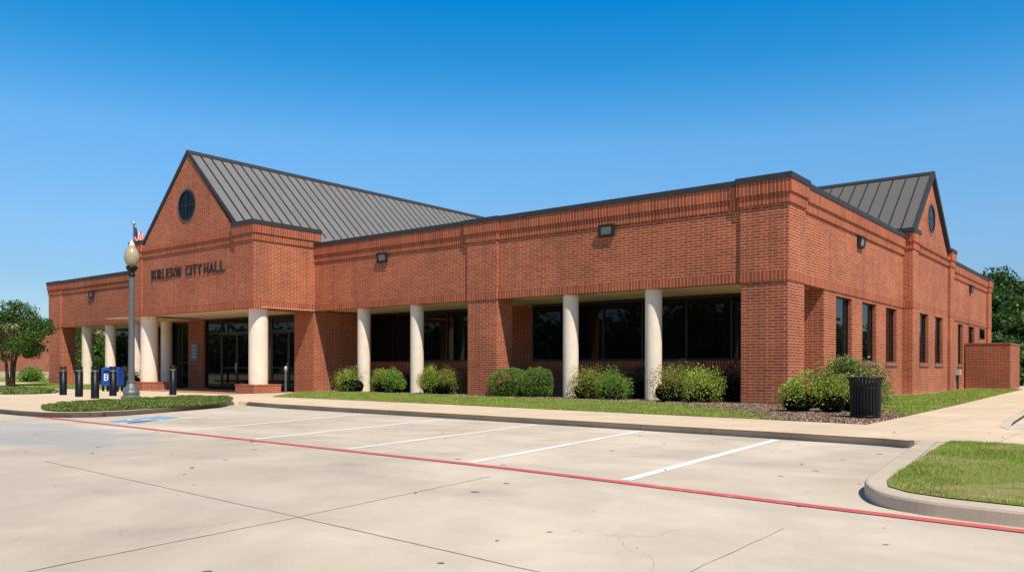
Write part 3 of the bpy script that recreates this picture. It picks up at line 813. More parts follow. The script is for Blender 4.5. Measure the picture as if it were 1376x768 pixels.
# ------------------------------------------------------------------ floodlights
def floodlight(x, y, z, rz, label, s=1.0):
    t = empty('floodlight', (x, y, z), rz, label=label, cat='light', group='floodlights on the parapet walls')
    # local: wall at y=0, facing -y
    hb = MB(); w, h = .31*s, .22*s
    a = [(-w, -.10, h), (w, -.10, h), (w, -.30, -h*.9), (-w, -.30, -h*.9)]
    # wedge housing
    P = [(-w, -.03, h), (w, -.03, h), (w, -.15, h*.92), (-w, -.15, h*.92), (-w, -.03, -h), (w, -.03, -h), (w, -.08, -h), (-w, -.08, -h)]
    for f in ((0,1,2,3),(7,6,5,4),(0,3,7,4),(1,5,6,2),(4,5,1,0),(3,2,6,7)): hb.quad([P[k] for k in f])
    hb.build('housing', BLACKM, t, .012)
    ln = MB(); k = .80
    def Q(u, v, d):   # point on the sloping front
        yy = -.15*(v+1)/2-.08*(1-v)/2
        zz = h*.92*(v+1)/2-h*(1-v)/2
        return (u*w, yy-d, zz)
    ln.quad([Q(-.72, -.6, .004), Q(.72, -.6, .004), Q(.72, .6, .004), Q(-.72, .6, .004)]); ln.build('lens', LENS, t)
    rm = MB()
    for u0, u1, v0, v1 in ((-1, 1, .6, 1), (-1, 1, -1, -.6), (-1, -.72, -.6, .6), (.72, 1, -.6, .6)):
        q = [Q(u0, v0, .03), Q(u1, v0, .03), Q(u1, v1, .03), Q(u0, v1, .03)]; r = [Q(u0, v0, -.005), Q(u1, v0, -.005), Q(u1, v1, -.005), Q(u0, v1, -.005)]
        rm.quad(q)
        for i in range(4): rm.quad([q[i], q[(i+1) % 4], r[(i+1) % 4], r[i]])
    rm.build('rim', BLACKM, t)
    MB().box(-.06, .06, -.03, 0, -.08, .08).build('bracket', BLACKM, t)
floodlight(-15.35, YF, 6.10, 0, 'black floodlight on the front wall above the right-hand porch columns')
floodlight(-26.95, YF, 6.10, 0, 'black floodlight on the front wall between the entrance block and the middle pier')
floodlight(-54.85, YF, 5.97, 0, 'small distant floodlight high on the far left wing of the front wall')
floodlight(XS, 32.3, 6.02, math.pi/2, 'black floodlight on the sunlit side wall near the corner')
floodlight(XS, 55.1, 6.03, math.pi/2, 'small floodlight on the side wall beyond the side gable')

# utility box with pipe
U = empty('electrical_box', (XW+.001, 51.0, 0), 0, label='grey electrical box with a dark pipe on the side wall beside the brick enclosure', cat='utility box')
MB().box(0, .22, -.05, .45, .92, 1.25).build('box', GREYBOX, U, .015)
MB().tube([(.08, .2, .92), (.08, .2, .12)], [.05, .05], 10).build('pipe', BLACKM, U)
MB().tube([(.08, .2, 1.25), (.08, .2, 1.42)], [.03, .03], 8).build('pipe', BLACKM, U)

# brick enclosure
EN = empty('brick_enclosure', (0, 0, 0), label='low brick screen enclosure standing out from the far end of the side wall', cat='enclosure')
mb = MB(); mb.box(-8.90, -6.98, 53.45, 53.75, GZ, 2.68); mb.build('wall', BRICK2, EN)
mb = MB(); mb.box(-6.98, -6.68, 53.45, 53.80, GZ, 2.70); mb.build('pier', BRICK2, EN)
mb = MB(); mb.box(-7.02, -6.74, 53.90, 58.0, GZ, 2.68); mb.build('wall', BRICK2, EN)
mb = MB(); mb.box(-8.95, -6.98, 53.42, 53.78, 2.681, 2.76); mb.box(-7.05, -6.70, 53.80, 58.03, 2.681, 2.76); mb.box(-6.98, -6.62, 53.41, 53.80, 2.701, 2.765); mb.build('coping', SILLM, EN)

# ------------------------------------------------------------------ street furniture
lamp = empty('street_lamp', (-28.0, 13.93, GZ), label='grey lamp post with an acorn globe at the edge of the planted island', cat='lamp')
mb = MB().lathe(0, 0, [(.33, 0), (.33, .07), (.27, .12), (.25, .14), (.27, .18), (.27, .24), (.235, .30), (.20, .40), (.15, .50), (.125, .55), (.145, .58), (.145, .61), (.11, .64)], 16)
for p in range(len(mb.sm)): mb.sm[p] = False
mb.build('base', GREYP, lamp)
mb = MB(); n = 20
prof = [(.105, .62), (.10, 1.4), (.088, 2.8), (.078, 4.1), (.074, 4.28)]
mb.lathe(0, 0, prof, 12)
for p in range(len(mb.sm)): mb.sm[p] = False
mb.build('pole', GREYP, lamp)
MB().lathe(0, 0, [(.075, 4.25), (.12, 4.28), (.12, 4.32), (.085, 4.35), (.085, 4.40), (.17, 4.50), (.19, 4.55), (.19, 4.60), (.12, 4.62)], 20).build('collar', BLACK, lamp)
MB().lathe(0, 0, [(.12, 4.60), (.20, 4.70), (.245, 4.84), (.252, 4.95), (.235, 5.06), (.185, 5.17), (.135, 5.25), (.10, 5.28)], 28).build('globe', GLOBE, lamp)
MB().lathe(0, 0, [(.105, 5.27), (.125, 5.30), (.10, 5.35), (.085, 5.40), (.05, 5.46), (.02, 5.50), (.028, 5.52), (.004, 5.56)], 20).build('finial', FINIAL, lamp)

bol = empty('bollard', (0, 0, GZ), label='', cat='bollard', group='black bollards along the plaza')
MB().lathe(0, 0, [(.135, 0), (.135, .95), (.115, .955)], 24).build('post', BLACK, bol)
MB().lathe(0, 0, [(.115, .955), (.115, .99)], 24).build('light_ring', SILVER, bol)
mb = MB()
for k in range(3): mb.lathe(0, 0, [(.09, .99+.035*k), (.135, .992+.035*k), (.135, 1.012+.035*k), (.09, 1.02+.035*k)], 24)
mb.lathe(0, 0, [(.135, 1.095), (.135, 1.12), (.10, 1.135)], 24)
mb.build('cap', BLACK, bol)
bl = [((-33.95, 14.16), 'black bollard farthest left in the row, in front of the left brick pier', 1), ((-31.5, 13.7), 'second black bollard from the left, before the first wing column', 1),
      ((-29.4, 13.33), 'third black bollard from the left, close to the edge of the planted island', 1), ((-31.55, 14.98), 'black bollard standing in front of the blue mailbox', 1),
      ((-35.85, 17.75), 'black bollard half hidden behind the lamp post base', .83), ((-30.95, 17.08), 'black bollard right of the lamp post, before the dark entrance', 1.04)]
for i, (p, lb, s) in enumerate(bl):
    if i == 0: bol.location = (*p, GZ); bol['label'] = lb
    else: copy_thing(bol, (*p, gz(*p)), 0, lb, (1, 1, s))

# mailbox seen between the bollards
ml = empty('mailbox', (-39.1, 18.55, gz(-39, 18.55)), math.radians(34), label='blue collection mailbox with white lettering behind the bollards', cat='mailbox')
mb = MB(); mb.box(-.42, .42, -.25, .25, .28, 1.02); mb.build('body', BLUE, ml, .02)
mb = MB()
for k in range(10):
    a, b = math.pi*k/10, math.pi*(k+1)/10
    f = lambda t: (-.25*math.cos(t), 1.02+.14*math.sin(t))
    (y0, z0), (y1, z1) = f(a), f(b)
    mb.quad([(-.42, y0, z0), (.42, y0, z0), (.42, y1, z1), (-.42, y1, z1)], 0, True)
for sx in (-.42, .42): mb.quad([(sx, -.25*math.cos(math.pi*k/10), 1.02+.14*math.sin(math.pi*k/10)) for k in range(11)])
mb.build('hood', BLUE, ml)
for sx in (-.36, .36):
    for sy in (-.19, .19): MB().box(sx-.04, sx+.04, sy-.04, sy+.04, 0, .28).build('leg', BLACK, ml)
MB().box(-.30, .30, -.27, -.25, .94, 1.0).build('slot', BLACK, ml)
mb = MB()   # white B and I
for q in ((-.28, -.22, .52, .84), (-.22, -.12, .52, .57), (-.22, -.12, .66, .70), (-.22, -.12, .79, .84), (-.12, -.07, .56, .67), (-.12, -.07, .69, .80)):
    mb.box(q[0], q[1], -.262, -.252, q[2], q[3])
MB().box(.27, .33, -.262, -.252, .52, .84).build('letter', WHITE, ml)
mb.build('letter', WHITE, ml)

# litter bin
bn = empty('litter_bin', (-5.13, 19.02, GZ), .3, label='black slatted steel litter bin with a flared rim on the mulch at the corner', cat='bin')
MB().lathe(0, 0, [(.27, .06), (.285, .45), (.285, .86), (.27, .87)], 40).build('liner', BLACKM, bn)
mb = MB(); ns = 30
for k in range(ns):
    a = 2*math.pi*k/ns; c, s_ = math.cos(a), math.sin(a)
    prof = [(.305, .07), (.318, .20), (.320, .66), (.328, .78), (.352, .87), (.375, .905)]
    hw = .022
    for (r0, z0), (r1, z1) in zip(prof[:-1], prof[1:]):
        def P(r, z, u, d): return ((r+d)*c-u*s_, (r+d)*s_+u*c, z)
        mb.quad([P(r0, z0, -hw, 0), P(r0, z0, hw, 0), P(r1, z1, hw, 0), P(r1, z1, -hw, 0)])
        mb.quad([P(r0, z0, -hw, -.012), P(r0, z0, hw, -.012), P(r1, z1, hw, -.012), P(r1, z1, -hw, -.012)])
        mb.quad([P(r0, z0, hw, 0), P(r0, z0, hw, -.012), P(r1, z1, hw, -.012), P(r1, z1, hw, 0)])
        mb.quad([P(r0, z0, -hw, 0), P(r0, z0, -hw, -.012), P(r1, z1, -hw, -.012), P(r1, z1, -hw, 0)])
mb.build('slats', BLACK, bn)
mb = MB()
def ring(mb, R, z, r, n=40, m=8):
    b = len(mb.v)
    for i in range(n):
        a = 2*math.pi*i/n
        for j in range(m):
            t = 2*math.pi*j/m; mb.v.append(((R+r*math.cos(t))*math.cos(a), (R+r*math.cos(t))*math.sin(a), z+r*math.sin(t)))
    for i in range(n):
        for j in range(m):
            mb.f.append((b+i*m+j, b+((i+1) % n)*m+j, b+((i+1) % n)*m+(j+1) % m, b+i*m+(j+1) % m)); mb.m.append(0); mb.sm.append(True)
ring(mb, .375, .91, .022); ring(mb, .300, .075, .022); ring(mb, .312, .70, .014)
mb.build('rim', BLACK, bn)
MB().lathe(0, 0, [(.22, 0), (.22, .06)], 24).build('foot', BLACKM, bn)

# slim push-plate post by the doors
pp = empty('door_opener_post', (-32.95, 23.9, LZ), label='slim grey door opener post beside the brick pier at the entrance', cat='post')
MB().lathe(0, 0, [(.05, 0), (.05, 1.05)], 14).build('post', GREYP, pp)
MB().lathe(0, 0, [(.055, 1.05), (.075, 1.07), (.075, 1.2), (.05, 1.26), (.01, 1.28)], 14).build('head', SILVER, pp)

# flagpole and flag
fp = empty('flagpole', (-45.0, 22.5, LZ), label='thin flagpole rising behind the lamp post at the left of the entrance', cat='flagpole')
MB().tube([(0, 0, 0), (0, 0, 9.15)], [.07, .04], 12).build('pole', simple('pole_metal', (.2, .21, .22), .4, .6), fp)
MB().lathe(0, 0, [(.02, 9.14), (.09, 9.19), (.11, 9.25), (.09, 9.31), (.01, 9.35)], 14).build('finial', SILVER, fp)
nx_, nz_ = 26, 14
V = []; mb = MB()
def fpnt(i, j):
    u = i/nx_; v = j/nz_
    fold = math.sin(u*13)*.10*(.4+v)
    return (.04+u*1.0*(.45+.55*v)+.02*math.sin(u*9), fold, 9.05-1.9*v-.25*u*(1-v)-.1*u)
for i in range(nx_):
    for j in range(nz_):
        st = int(j/nz_*9+i*.45) % 2
        mi = 2 if (j < 4 and i < 10) else (0 if st else 1)
        mb.quad([fpnt(i, j), fpnt(i+1, j), fpnt(i+1, j+1), fpnt(i, j+1)], mi, True)
fl = mb.build('flag', [RED, WHITE, NAVY]); fl.location = (-45.0, 22.5, LZ); fl.rotation_euler = (0, 0, math.radians(38))
tag(fl, 'flag with red and white stripes and a dark blue corner hanging limp on its pole', 'flag')

# ------------------------------------------------------------------ VEGETATION
def leaves_shrub(C, rx, ry, rz, n, size, lob=9, dense=True, seed=0, stems=0):
    """leaf cloud of a shrub: lobes on an ellipsoid that stands on the ground"""
    pts = []; outs = []
    lob = 16; lob_c = rand_unit(lob)*np.array([rx, ry, rz])*rng.uniform(.3, .68, lob)[:, None]; lob_c[:, 2] = np.abs(lob_c[:, 2])*.9+rz*.35
    lr = rng.uniform(.34, .54, lob)*min(rx, ry)*1.2
    k = rng.integers(0, lob, n)
    d = rand_unit(n); r = lr[k]*(rng.uniform(.55, 1.06, n))
    p = lob_c[k]+d*r[:, None]*np.array([1, 1, .9])
    p[:, 2] = np.abs(p[:, 2])
    return p, d
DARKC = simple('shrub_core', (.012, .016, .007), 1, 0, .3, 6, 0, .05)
def shrub(x, y, w, h, cols, label, n=5600, size=.058, dep=None, boxy=False, group='shrubs along the porch', name='shrub'):
    t = empty(name, (x, y, GZ if x > -30.3 else gz(x, y)), label=label, cat='shrub', group=group)
    dep = dep or w
    rx, ry, rz = w/2, dep/2, h
    if boxy:
        d = rand_unit(n)
        q = d*rng.uniform(.84, 1.02, n)[:, None]
        q = np.sign(q)*np.abs(q)**.9
        p = q*np.array([rx*1.0, ry*1.0, rz*.54]); p *= (1+.05*np.sin(q[:, :1]*9+q[:, 1:2]*7)); p[:, 2] = np.abs(p[:, 2]+rz*.46); o = None
    else:
        p, o = leaves_shrub(None, rx, ry, rz*.62, n, size)
        s = h/np.percentile(p[:, 2], 99); p[:, 2] *= s
        s = rx/np.percentile(np.abs(p[:, 0]), 98); p[:, 0] *= s
        s = ry/np.percentile(np.abs(p[:, 1]), 98); p[:, 1] *= s
    V = leaf_quads(p, size, .62 if boxy else .55, 0 if boxy else .2, o)
    V[:, 2] = np.maximum(V[:, 2], .01)
    raw_mesh('foliage', V, 4, leaf_cache(cols), t)
    mb = MB()
    for i in range(7):
        a = random.uniform(0, 6.28); r = random.uniform(.3, .7)
        mb.tube([(0.04*math.cos(a), .04*math.sin(a), 0), (rx*r*.5*math.cos(a), ry*r*.5*math.sin(a), h*.4), (rx*r*math.cos(a), ry*r*math.sin(a), h*.75)], [.018, .012, .006], 5)
    mb.build('stems', BARK, t)
    # shaded inside of the bush: dark leaves deep within
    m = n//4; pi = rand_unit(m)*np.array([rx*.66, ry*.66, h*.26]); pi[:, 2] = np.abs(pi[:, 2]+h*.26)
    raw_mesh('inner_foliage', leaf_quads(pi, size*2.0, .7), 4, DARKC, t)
    return t
_lc = {}
def leaf_cache(cols):
    if cols not in _lc: _lc[cols] = leaf_mat('leaf_'+cols, PAL[cols])
    return _lc[cols]
PAL = {
 'green': [(0.068, 0.145, 0.024), (0.136, 0.255, 0.037), (0.221, 0.357, 0.060), (0.340, 0.476, 0.102)],
 'box': [(.06, .13, .02), (.12, .23, .035), (.21, .34, .06), (.32, .45, .10)],
 'lime': [(0.102, 0.170, 0.025), (0.238, 0.323, 0.043), (0.408, 0.476, 0.076), (0.578, 0.595, 0.136)],
 'yellow': [(.07, .13, .02), (.19, .26, .035), (.38, .40, .08), (.50, .38, .12)],
 'autumn': [(.08, .12, .02), (.16, .21, .035), (.36, .24, .08), (.26, .32, .06), (.34, .40, .09), (.42, .20, .10)],
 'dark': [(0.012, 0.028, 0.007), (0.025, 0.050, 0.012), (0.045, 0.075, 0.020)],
 'tree': [(.03, .075, .013), (.055, .12, .02), (.09, .18, .032), (.15, .26, .055)],
 'oak': [(.018, .048, .012), (.04, .09, .018), (.07, .14, .028), (.11, .19, .04)],
 'nandina': [(.05, .11, .018), (.11, .19, .03), (.24, .31, .07), (.44, .44, .20), (.30, .18, .09)],
}
S = [(-28.9, 24.55, 1.55, 1.12, 'lime', 'single lime green shrub right of the entrance pier, leftmost in the left porch bay', {}),
 (-27.15, 24.75, .95, 1.02, 'lime', 'lime shrub against the right side of the first porch column, left of its pair', {}),
 (-26.3, 24.75, .95, 1.05, 'green', 'green shrub just left of the second porch column', {}),
 (-24.1, 24.75, .95, 1.15, 'lime', 'taller lime shrub just right of the second porch column', {}),
 (-23.3, 24.75, 1.0, 1.05, 'yellow', 'yellowish shrub just left of the middle brick pier', {}),
 (-19.75, 24.75, 1.75, 1.13, 'box', 'clipped round boxwood beside the middle brick pier', dict(boxy=True, n=11000, size=.045)),
 (-18.55, 24.85, 1.3, 1.16, 'box', 'clipped boxwood ball left of the third porch column', dict(boxy=True, n=9000, size=.045)),
 (-16.2, 24.75, 1.42, 1.12, 'yellow', 'yellow tinged shrub just right of the third porch column', {}),
 (-15.1, 24.7, 1.15, 1.08, 'green', 'small green shrub left of the fourth porch column, right of the yellow tinged one', {}),
 (-12.75, 24.5, 1.45, 1.25, 'autumn', 'reddish yellow shrub just right of the fourth porch column', {}),
 (-11.6, 24.25, 1.35, 1.12, 'lime', 'green and yellow shrub just left of the corner pier', {}),
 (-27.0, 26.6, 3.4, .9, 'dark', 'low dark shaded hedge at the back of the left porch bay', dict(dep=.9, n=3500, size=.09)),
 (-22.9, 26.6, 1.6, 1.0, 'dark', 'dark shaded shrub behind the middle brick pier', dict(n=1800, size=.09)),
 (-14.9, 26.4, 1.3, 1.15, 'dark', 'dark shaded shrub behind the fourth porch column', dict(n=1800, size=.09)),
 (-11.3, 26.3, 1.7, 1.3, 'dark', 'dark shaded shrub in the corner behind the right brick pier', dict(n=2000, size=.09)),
 (-7.15, 20.55, .95, 1.02, 'lime', 'leftmost nandina bush in front of the corner pier', dict(n=3200, size=.058, group='bushes in the corner mulch bed')),
 (-7.35, 23.0, 1.05, 1.2, 'yellow', 'yellow green bush behind the others beside the corner pier', dict(n=3800, size=.06, group='bushes in the corner mulch bed')),
 (-6.45, 20.9, .85, .95, 'lime', 'bright green bush in the middle of the corner mulch bed', dict(n=3000, size=.055, group='bushes in the corner mulch bed')),
 (-6.15, 21.6, .65, .95, 'nandina', 'narrow reddish bush just left of the tall one in the mulch bed', dict(n=2000, size=.055, group='bushes in the corner mulch bed')),
]
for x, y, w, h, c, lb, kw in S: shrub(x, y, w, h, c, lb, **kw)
# the tall two-tiered bush behind the bin
t = shrub(-6.2, 22.6, 1.35, 1.25, 'nandina', 'tall pale edged bush behind the litter bin, tallest in the corner bed', 6500, .062, group='bushes in the corner mulch bed')
p, o_ = leaves_shrub(None, .48, .45, .5, 2600, .07); p[:, 2] += .92; p[:, 0] -= .32; p[:, 1] -= .2
raw_mesh('foliage', leaf_quads(p, .062, .5, .3, o_), 4, leaf_cache('nandina'), t)

def tree(x, y, h, crown_r, cols, label, trunk_h=None, n=16000, leaf=.16, name='tree', group=None, tr=.16, z=GZ, forks=3, flat=.8, seedv=1, clumps=70, lean=0, low=None):
    random.seed(seedv)
    t = empty(name, (x, y, z), label=label, cat='tree', group=group)
    th = trunk_h or h*.3
    cz = (th*.75+h)/2 if low is None else (low+h)/2; ch = (h-(th*.75 if low is None else low))/2
    cl = rand_unit(clumps)*(rng.uniform(.35, .92, clumps)**.6)[:, None]*np.array([crown_r, crown_r, ch])
    cl[:, 2] += cz; cr = rng.uniform(.14, .30, clumps)*crown_r
    mb = MB()
    for f in range(forks):
        a = 6.28*f/forks+random.uniform(-.4, .4); r = crown_r*.5
        b0 = (random.uniform(-.1, .1)*f, random.uniform(-.1, .1)*f, 0)
        m1 = (math.cos(a)*r*.25+lean, math.sin(a)*r*.25, th)
        e = (math.cos(a)*r, math.sin(a)*r, cz+ch*.3)
        mb.tube([b0, ((b0[0]+m1[0])/2+random.uniform(-.08, .08), (b0[1]+m1[1])/2, th*.5), m1, ((m1[0]+e[0])/2, (m1[1]+e[1])/2, (m1[2]+e[2])/2), e], [tr, tr*.85, tr*.7, tr*.45, tr*.12], 9)
        for q in range(6):
            c = cl[random.randrange(clumps)]
            s = random.uniform(.2, .9); p0 = [m1[i]+(e[i]-m1[i])*s for i in range(3)]
            mb.tube([p0, [(p0[i]+c[i])/2+random.uniform(-.1, .1) for i in range(3)], list(c)], [tr*.35, tr*.2, tr*.05], 6)
    mb.build('trunk', BARK, t)
    k = rng.integers(0, clumps, n); d = rand_unit(n)
    rr = cr[k]*rng.uniform(.3, 1.1, n)**.7
    p = cl[k]+d*rr[:, None]*np.array([1.15, 1.15, .75])
    raw_mesh('crown', leaf_quads(p, leaf, .6, 0, d*.5), 4, leaf_cache(cols), t)
    return t
tree(-55.2, 20.0, 5.15, 2.25, 'tree', 'small multi-stemmed green tree in front of the far left building', 1.5, 21000, .125, tr=.12, forks=3, seedv=3, clumps=75, low=1.5, z=LZ)
for x, y, w, h, lb in [(-72, 27.6, 1.8, 1.2, 'small round shrub beside the far left tree'), (-67.2, 28.2, 3.3, 1.5, 'large dark round shrub left of the end brick pier'), (-62.3, 27.2, 2.4, 1.4, 'round green shrub seen just right of the end brick pier')]:
    shrub(x, y, w, h, 'green', lb, 3500, .11, group='shrubs by the left wing')
shrub(-48.2, 23.9, 1.7, 1.2, 'yellow', 'yellowish shrub right of the blue mailbox under the wing', 1800, .10, group='shrubs by the left wing')
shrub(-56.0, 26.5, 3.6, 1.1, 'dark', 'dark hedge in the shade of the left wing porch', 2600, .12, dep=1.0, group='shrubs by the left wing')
# trees behind the left end
tree(-83, 38, 6.5, 4.5, 'tree', 'green tree seen through the open left end of the porch', 1.2, 9000, .3, seedv=9, low=.5, tr=.2, clumps=60, group='trees behind the left wing')
tree(-76, 36.5, 4.4, 3.0, 'tree', 'smaller green tree behind the left wing, nearest the brick pier', .8, 7000, .28, seedv=10, low=.3, tr=.2, clumps=50, group='trees behind the left wing')
# dense trees at the right rear
RT = [(-13.5, 90, 10.4, 5.2, 11), (-8.2, 93, 11.6, 5.8, 12), (-10.4, 80, 7.4, 4.2, 13), (-8.6, 66, 3.4, 2.2, 18), (-6.6, 72, 5.2, 3.4, 17)]
RL = ['dark tree rising just right of the far end of the side wall', 'tallest of the dark trees, cut off by the right edge of the picture', 'middle-sized dark tree showing above the brick enclosure', 'lowest dark bush directly behind the right end of the enclosure', 'low bushy dark tree at the right edge beside the enclosure']
for (x, y, h, r, sd), lb in zip(RT, RL):
    tree(x, y, h, r, 'oak', lb, 1.6, 34000, .36, seedv=sd, low=.0, tr=.28, clumps=150, group='dark trees beyond the brick enclosure')

# ------------------------------------------------------------------ far left building
FB = empty('background_building', (-104, 30, 0), 0, label='low brick building with a tan top band in the far left background', cat='building')
mb = MB(); mb.box(-30, 0, 0, 34, 0, 5.2); mb.build('wall', simple('far_brick', (.33, .115, .075), .9, 0, .12, 1.5), FB)
mb = MB(); mb.box(-30.1, .1, -.1, 34.1, 5.2, 6.5); mb.build('parapet', TAN, FB)
mb = MB(); mb.box(-30.05, .05, -.05, 34.05, 0, .7); mb.build('plinth', TAN, FB)
mb = MB(); mb.box(-30.2, .2, -.2, 34.2, 6.5, 6.62); mb.build('coping', CAP, FB)
fl2 = empty('small_street_lamp', (-63.0, 22.0, GZ), label='small white globe lamp on a thin pole behind the far left tree', cat='lamp')
MB().tube([(0, 0, 0), (0, 0, 2.2)], [.05, .04], 8).build('pole', BLACK, fl2)
MB().lathe(0, 0, [(.08, 2.2), (.22, 2.32), (.26, 2.48), (.2, 2.62), (.05, 2.72)], 16).build('globe', WHITE, fl2)

# trees across the lot behind the camera, seen only as reflections in the glass
pts = []
cl = np.stack([rng.uniform(-260, 70, 500), rng.uniform(-64, -54, 500), rng.uniform(1, 8.2, 500)], 1)
k = rng.integers(0, 500, 90000); d = rand_unit(90000)
p = cl[k]+d*rng.uniform(.4, 4.0, 90000)[:, None]
o = raw_mesh('reflection_woodland', leaf_quads(p, 1.1, .8), 4, leaf_cache('oak')); o['kind'] = 'stuff'

cl = np.stack([rng.uniform(40, 50, 260), rng.uniform(70, 330, 260), rng.uniform(1, 9.5, 260)], 1)  # unseen trees added at the right so the side windows reflect dark
k = rng.integers(0, 260, 40000); d = rand_unit(40000)
p = cl[k]+d*rng.uniform(.4, 4.5, 40000)[:, None]
o = raw_mesh('reflection_woodland', leaf_quads(p, 1.2, .8), 4, leaf_cache('oak')); o['kind'] = 'stuff'

# ------------------------------------------------------------------ grass, ground cover, mulch chips
GR = leaf_mat('grass_blades', [(.10, .17, .025), (.24, .34, .045), (.42, .50, .09), (.66, .64, .22)], .3, .6)
GCV = leaf_mat('cover_leaves', [(.06, .10, .016), (.13, .19, .03), (.20, .26, .05), (.34, .37, .12)], .2, .5)
def bald(x, y):
    v = np.sin(x*1.9+1.2*np.sin(y*1.1))*np.sin(y*1.35+1.5*np.sin(x*.9)+.8)
    d = np.sqrt(((x+1.15)/1.0)**2+((y-9.4)/2.1)**2)
    return np.clip(1.15-1.3*np.clip(v-.25, 0, 1)*1.8, .25, 1)*np.clip(.12+(d-.45)*1.5+.3*np.sin(x*9)*np.sin(y*7), .10, 1)
near = [p for p in islg]; near[8] = (1.8, 7.52); near[9] = (1.8, 13.85)
grass('grass', near, 5200, .045, .006, GZ+.02, GR, .9, bald=bald)
grass('grass', [(1.8, 7.5), (9, 7.1), (9, 13.85), (1.8, 13.85)], 400, .05, .02, GZ+.02, GR)
grass('grass', strip, 1500, .055, .012, GZ+.01, GR, .8)
grass('grass', rlawn, 500, .06, .02, GZ+.01, GR, .8)
grass('grass', wingl, 300, .07, .03, LZ+.03, GR)
def cover(name, poly, dens, size, z, h, m):
    xs = [p[0] for p in poly]; ys = [p[1] for p in poly]; n = int((max(xs)-min(xs))*(max(ys)-min(ys))*dens)
    x = rng.uniform(min(xs), max(xs), n); y = rng.uniform(min(ys), max(ys), n); q = in_poly(x, y, poly); x, y = x[q], y[q]
    hh = h*(.45+.55*np.abs(np.sin(x*2.3+np.sin(y*3))*np.sin(y*2.9+np.sin(x*2.1)))) 
    C = np.stack([x, y, z+rng.uniform(.1, 1, len(x))*hh], 1)
    o = raw_mesh(name, leaf_quads(C, size, .65, .35), 4, m); o['kind'] = 'stuff'; return o
cover('ground_cover', islL, 2600, .045, GZ+.015, .085, GCV)
cover('ground_cover', farl, 420, .10, GZ+.015, .09, GCV)
CHIP = leaf_mat('mulch_chips', [(.12, .07, .045), (.27, .17, .115), (.44, .30, .21), (.66, .50, .38)], 0, .9)
cornerbed = [(-6.97, 17.42), (-4.6, 17.18), (-4.7, 20.8), (-5.77, 23.05), (-6.9, 26.5), (-8.8, 26), (-10.8, 24.6), (-13, 24.6), (-12.25, 23.15), (-10.3, 21.65), (-8.9, 20.25), (-7.4, 18.95), (-6.4, 17.6)]
cover('wood_chips', cornerbed, 1500, .05, GZ+.012, .03, CHIP)
cover('wood_chips', [(-31, 24.2), (-22, 24.1), (-13, 23.4), (-13, 25.0), (-31, 25.3)], 500, .05, GZ+.012, .03, CHIP)

# a few dry leaves blown about, each one a leaf
LFM = simple('dry_leaf', (.10, .065, .035), .9)
random.seed(5)
spots = [(random.uniform(-12, 1.5), random.uniform(3.2, 13)) for _ in range(16)]+[(-2.0, 15.2), (-2.3, 16.0), (-3.6, 15.1)]
lf = None
for i, (x, y) in enumerate(spots):
    if i == 0:
        mb = MB(); mb.quad([(-.035, 0, .004), (0, -.016, .012), (.04, 0, .005), (0, .016, .014)])
        lf = mb.build('dry_leaf', LFM); o = lf
        tag(o, 'small curled dry leaf lying on the bare concrete of the parking lot', 'leaf', 'dry leaves on the concrete')
    else: o = lf.copy(); COL.objects.link(o)
    o.location = (x, y, .004 if i < 16 else GZ+.01); o.rotation_euler = (0, 0, random.uniform(0, 6.28)); s = random.uniform(.6, 1.2); o.scale = (s, s, s)
    if i >= 16: o['label'] = 'small curled dry leaf lying on the pale sidewalk by the right-hand kerb'; o['group'] = 'dry leaves on the sidewalk'

# ------------------------------------------------------------------ WORLD, SUN, CAMERA
W = bpy.data.worlds.new('World'); scene.world = W; W.use_nodes = True
nt = W.node_tree; nt.nodes.clear()
sky = nt.nodes.new('ShaderNodeTexSky'); sky.sky_type = 'NISHITA'; sky.sun_disc = False
sd = Vector((.62, -.275, 1)).normalized()
sky.sun_elevation = math.asin(sd.z); sky.sun_rotation = math.atan2(sd.x, sd.y)
sky.air_density = 1.0; sky.dust_density = .4; sky.ozone_density = 3.0; sky.altitude = 200
hs = nt.nodes.new('ShaderNodeHueSaturation'); hs.inputs['Saturation'].default_value = 1.25
bg = nt.nodes.new('ShaderNodeBackground'); bg.inputs[1].default_value = .12
ow = nt.nodes.new('ShaderNodeOutputWorld')
nt.links.new(sky.outputs[0], hs.inputs['Color']); tc = nt.nodes.new('ShaderNodeTexCoord'); sp = nt.nodes.new('ShaderNodeSeparateXYZ'); nt.links.new(tc.outputs['Generated'], sp.inputs[0])
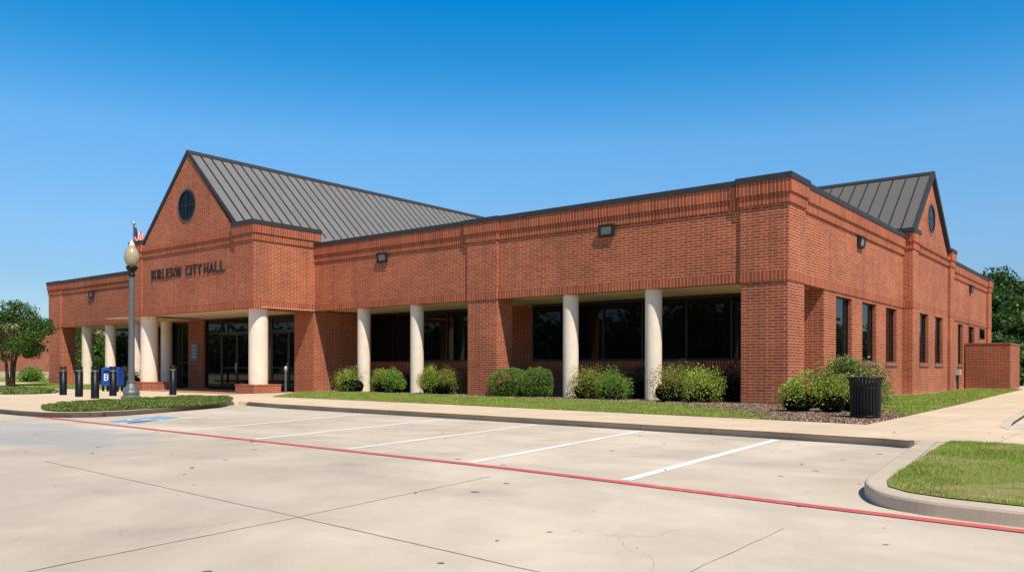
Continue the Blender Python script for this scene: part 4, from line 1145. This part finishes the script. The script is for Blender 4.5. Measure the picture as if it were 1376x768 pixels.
rp = nt.nodes.new('ShaderNodeValToRGB'); el = rp.color_ramp.elements
st = [(0, (.68, .76, .9)), (.10, (.80, .88, .98)), (.157, (1.08, 1.12, 1.15)), (.262, (1.2, 1.47, 1.44)), (.341, (.38, 1.34, 1.46)), (.415, (.02, 1.28, 1.57)), (.55, (.35, .60, .62)), (1, (.42, .46, .44))]
while len(el) < len(st): el.new(.5)
for e_, (p_, c_) in zip(el, st): e_.position = p_; e_.color = (c_[0]/2, c_[1]/2, c_[2]/2, 1)
nt.links.new(sp.outputs[2], rp.inputs[0])
vm = nt.nodes.new('ShaderNodeVectorMath'); vm.operation = 'MULTIPLY'; vs_ = nt.nodes.new('ShaderNodeVectorMath'); vs_.operation = 'SCALE'; vs_.inputs['Scale'].default_value = 2
nt.links.new(hs.outputs[0], vm.inputs[0]); nt.links.new(rp.outputs[0], vm.inputs[1]); nt.links.new(vm.outputs[0], vs_.inputs[0]); nt.links.new(vs_.outputs[0], bg.inputs[0]); nt.links.new(bg.outputs[0], ow.inputs[0])
sl_ = bpy.data.lights.new('sun', 'SUN'); sl_.energy = 5.0; sl_.angle = math.radians(.5); sl_.color = (1, .92, .79)
so = bpy.data.objects.new('sun', sl_); COL.objects.link(so); so.rotation_euler = sd.to_track_quat('Z', 'Y').to_euler(); so.location = (20, -10, 40)

cam = bpy.data.cameras.new('camera'); co = bpy.data.objects.new('camera', cam); COL.objects.link(co); scene.camera = co
cam.sensor_width = 36; cam.lens = 36*1095.737/1376; cam.clip_end = 6000; cam.clip_start = .05
yaw = math.radians(38.532)
# principal point: horizon at y=494.69 of 768 while the frame centre is 384
cam.shift_y = (494.693-384)/1376
roll = math.radians(-.165)
co.matrix_world = Matrix.Translation((0, 0, 1.22)) @ Matrix.Rotation(yaw, 4, 'Z') @ Matrix.Rotation(math.pi/2, 4, 'X') @ Matrix.Rotation(-roll, 4, 'Z')
scene.view_settings.view_transform = 'Standard'; scene.view_settings.look = 'None'; scene.view_settings.exposure = 0; scene.view_settings.gamma = 1
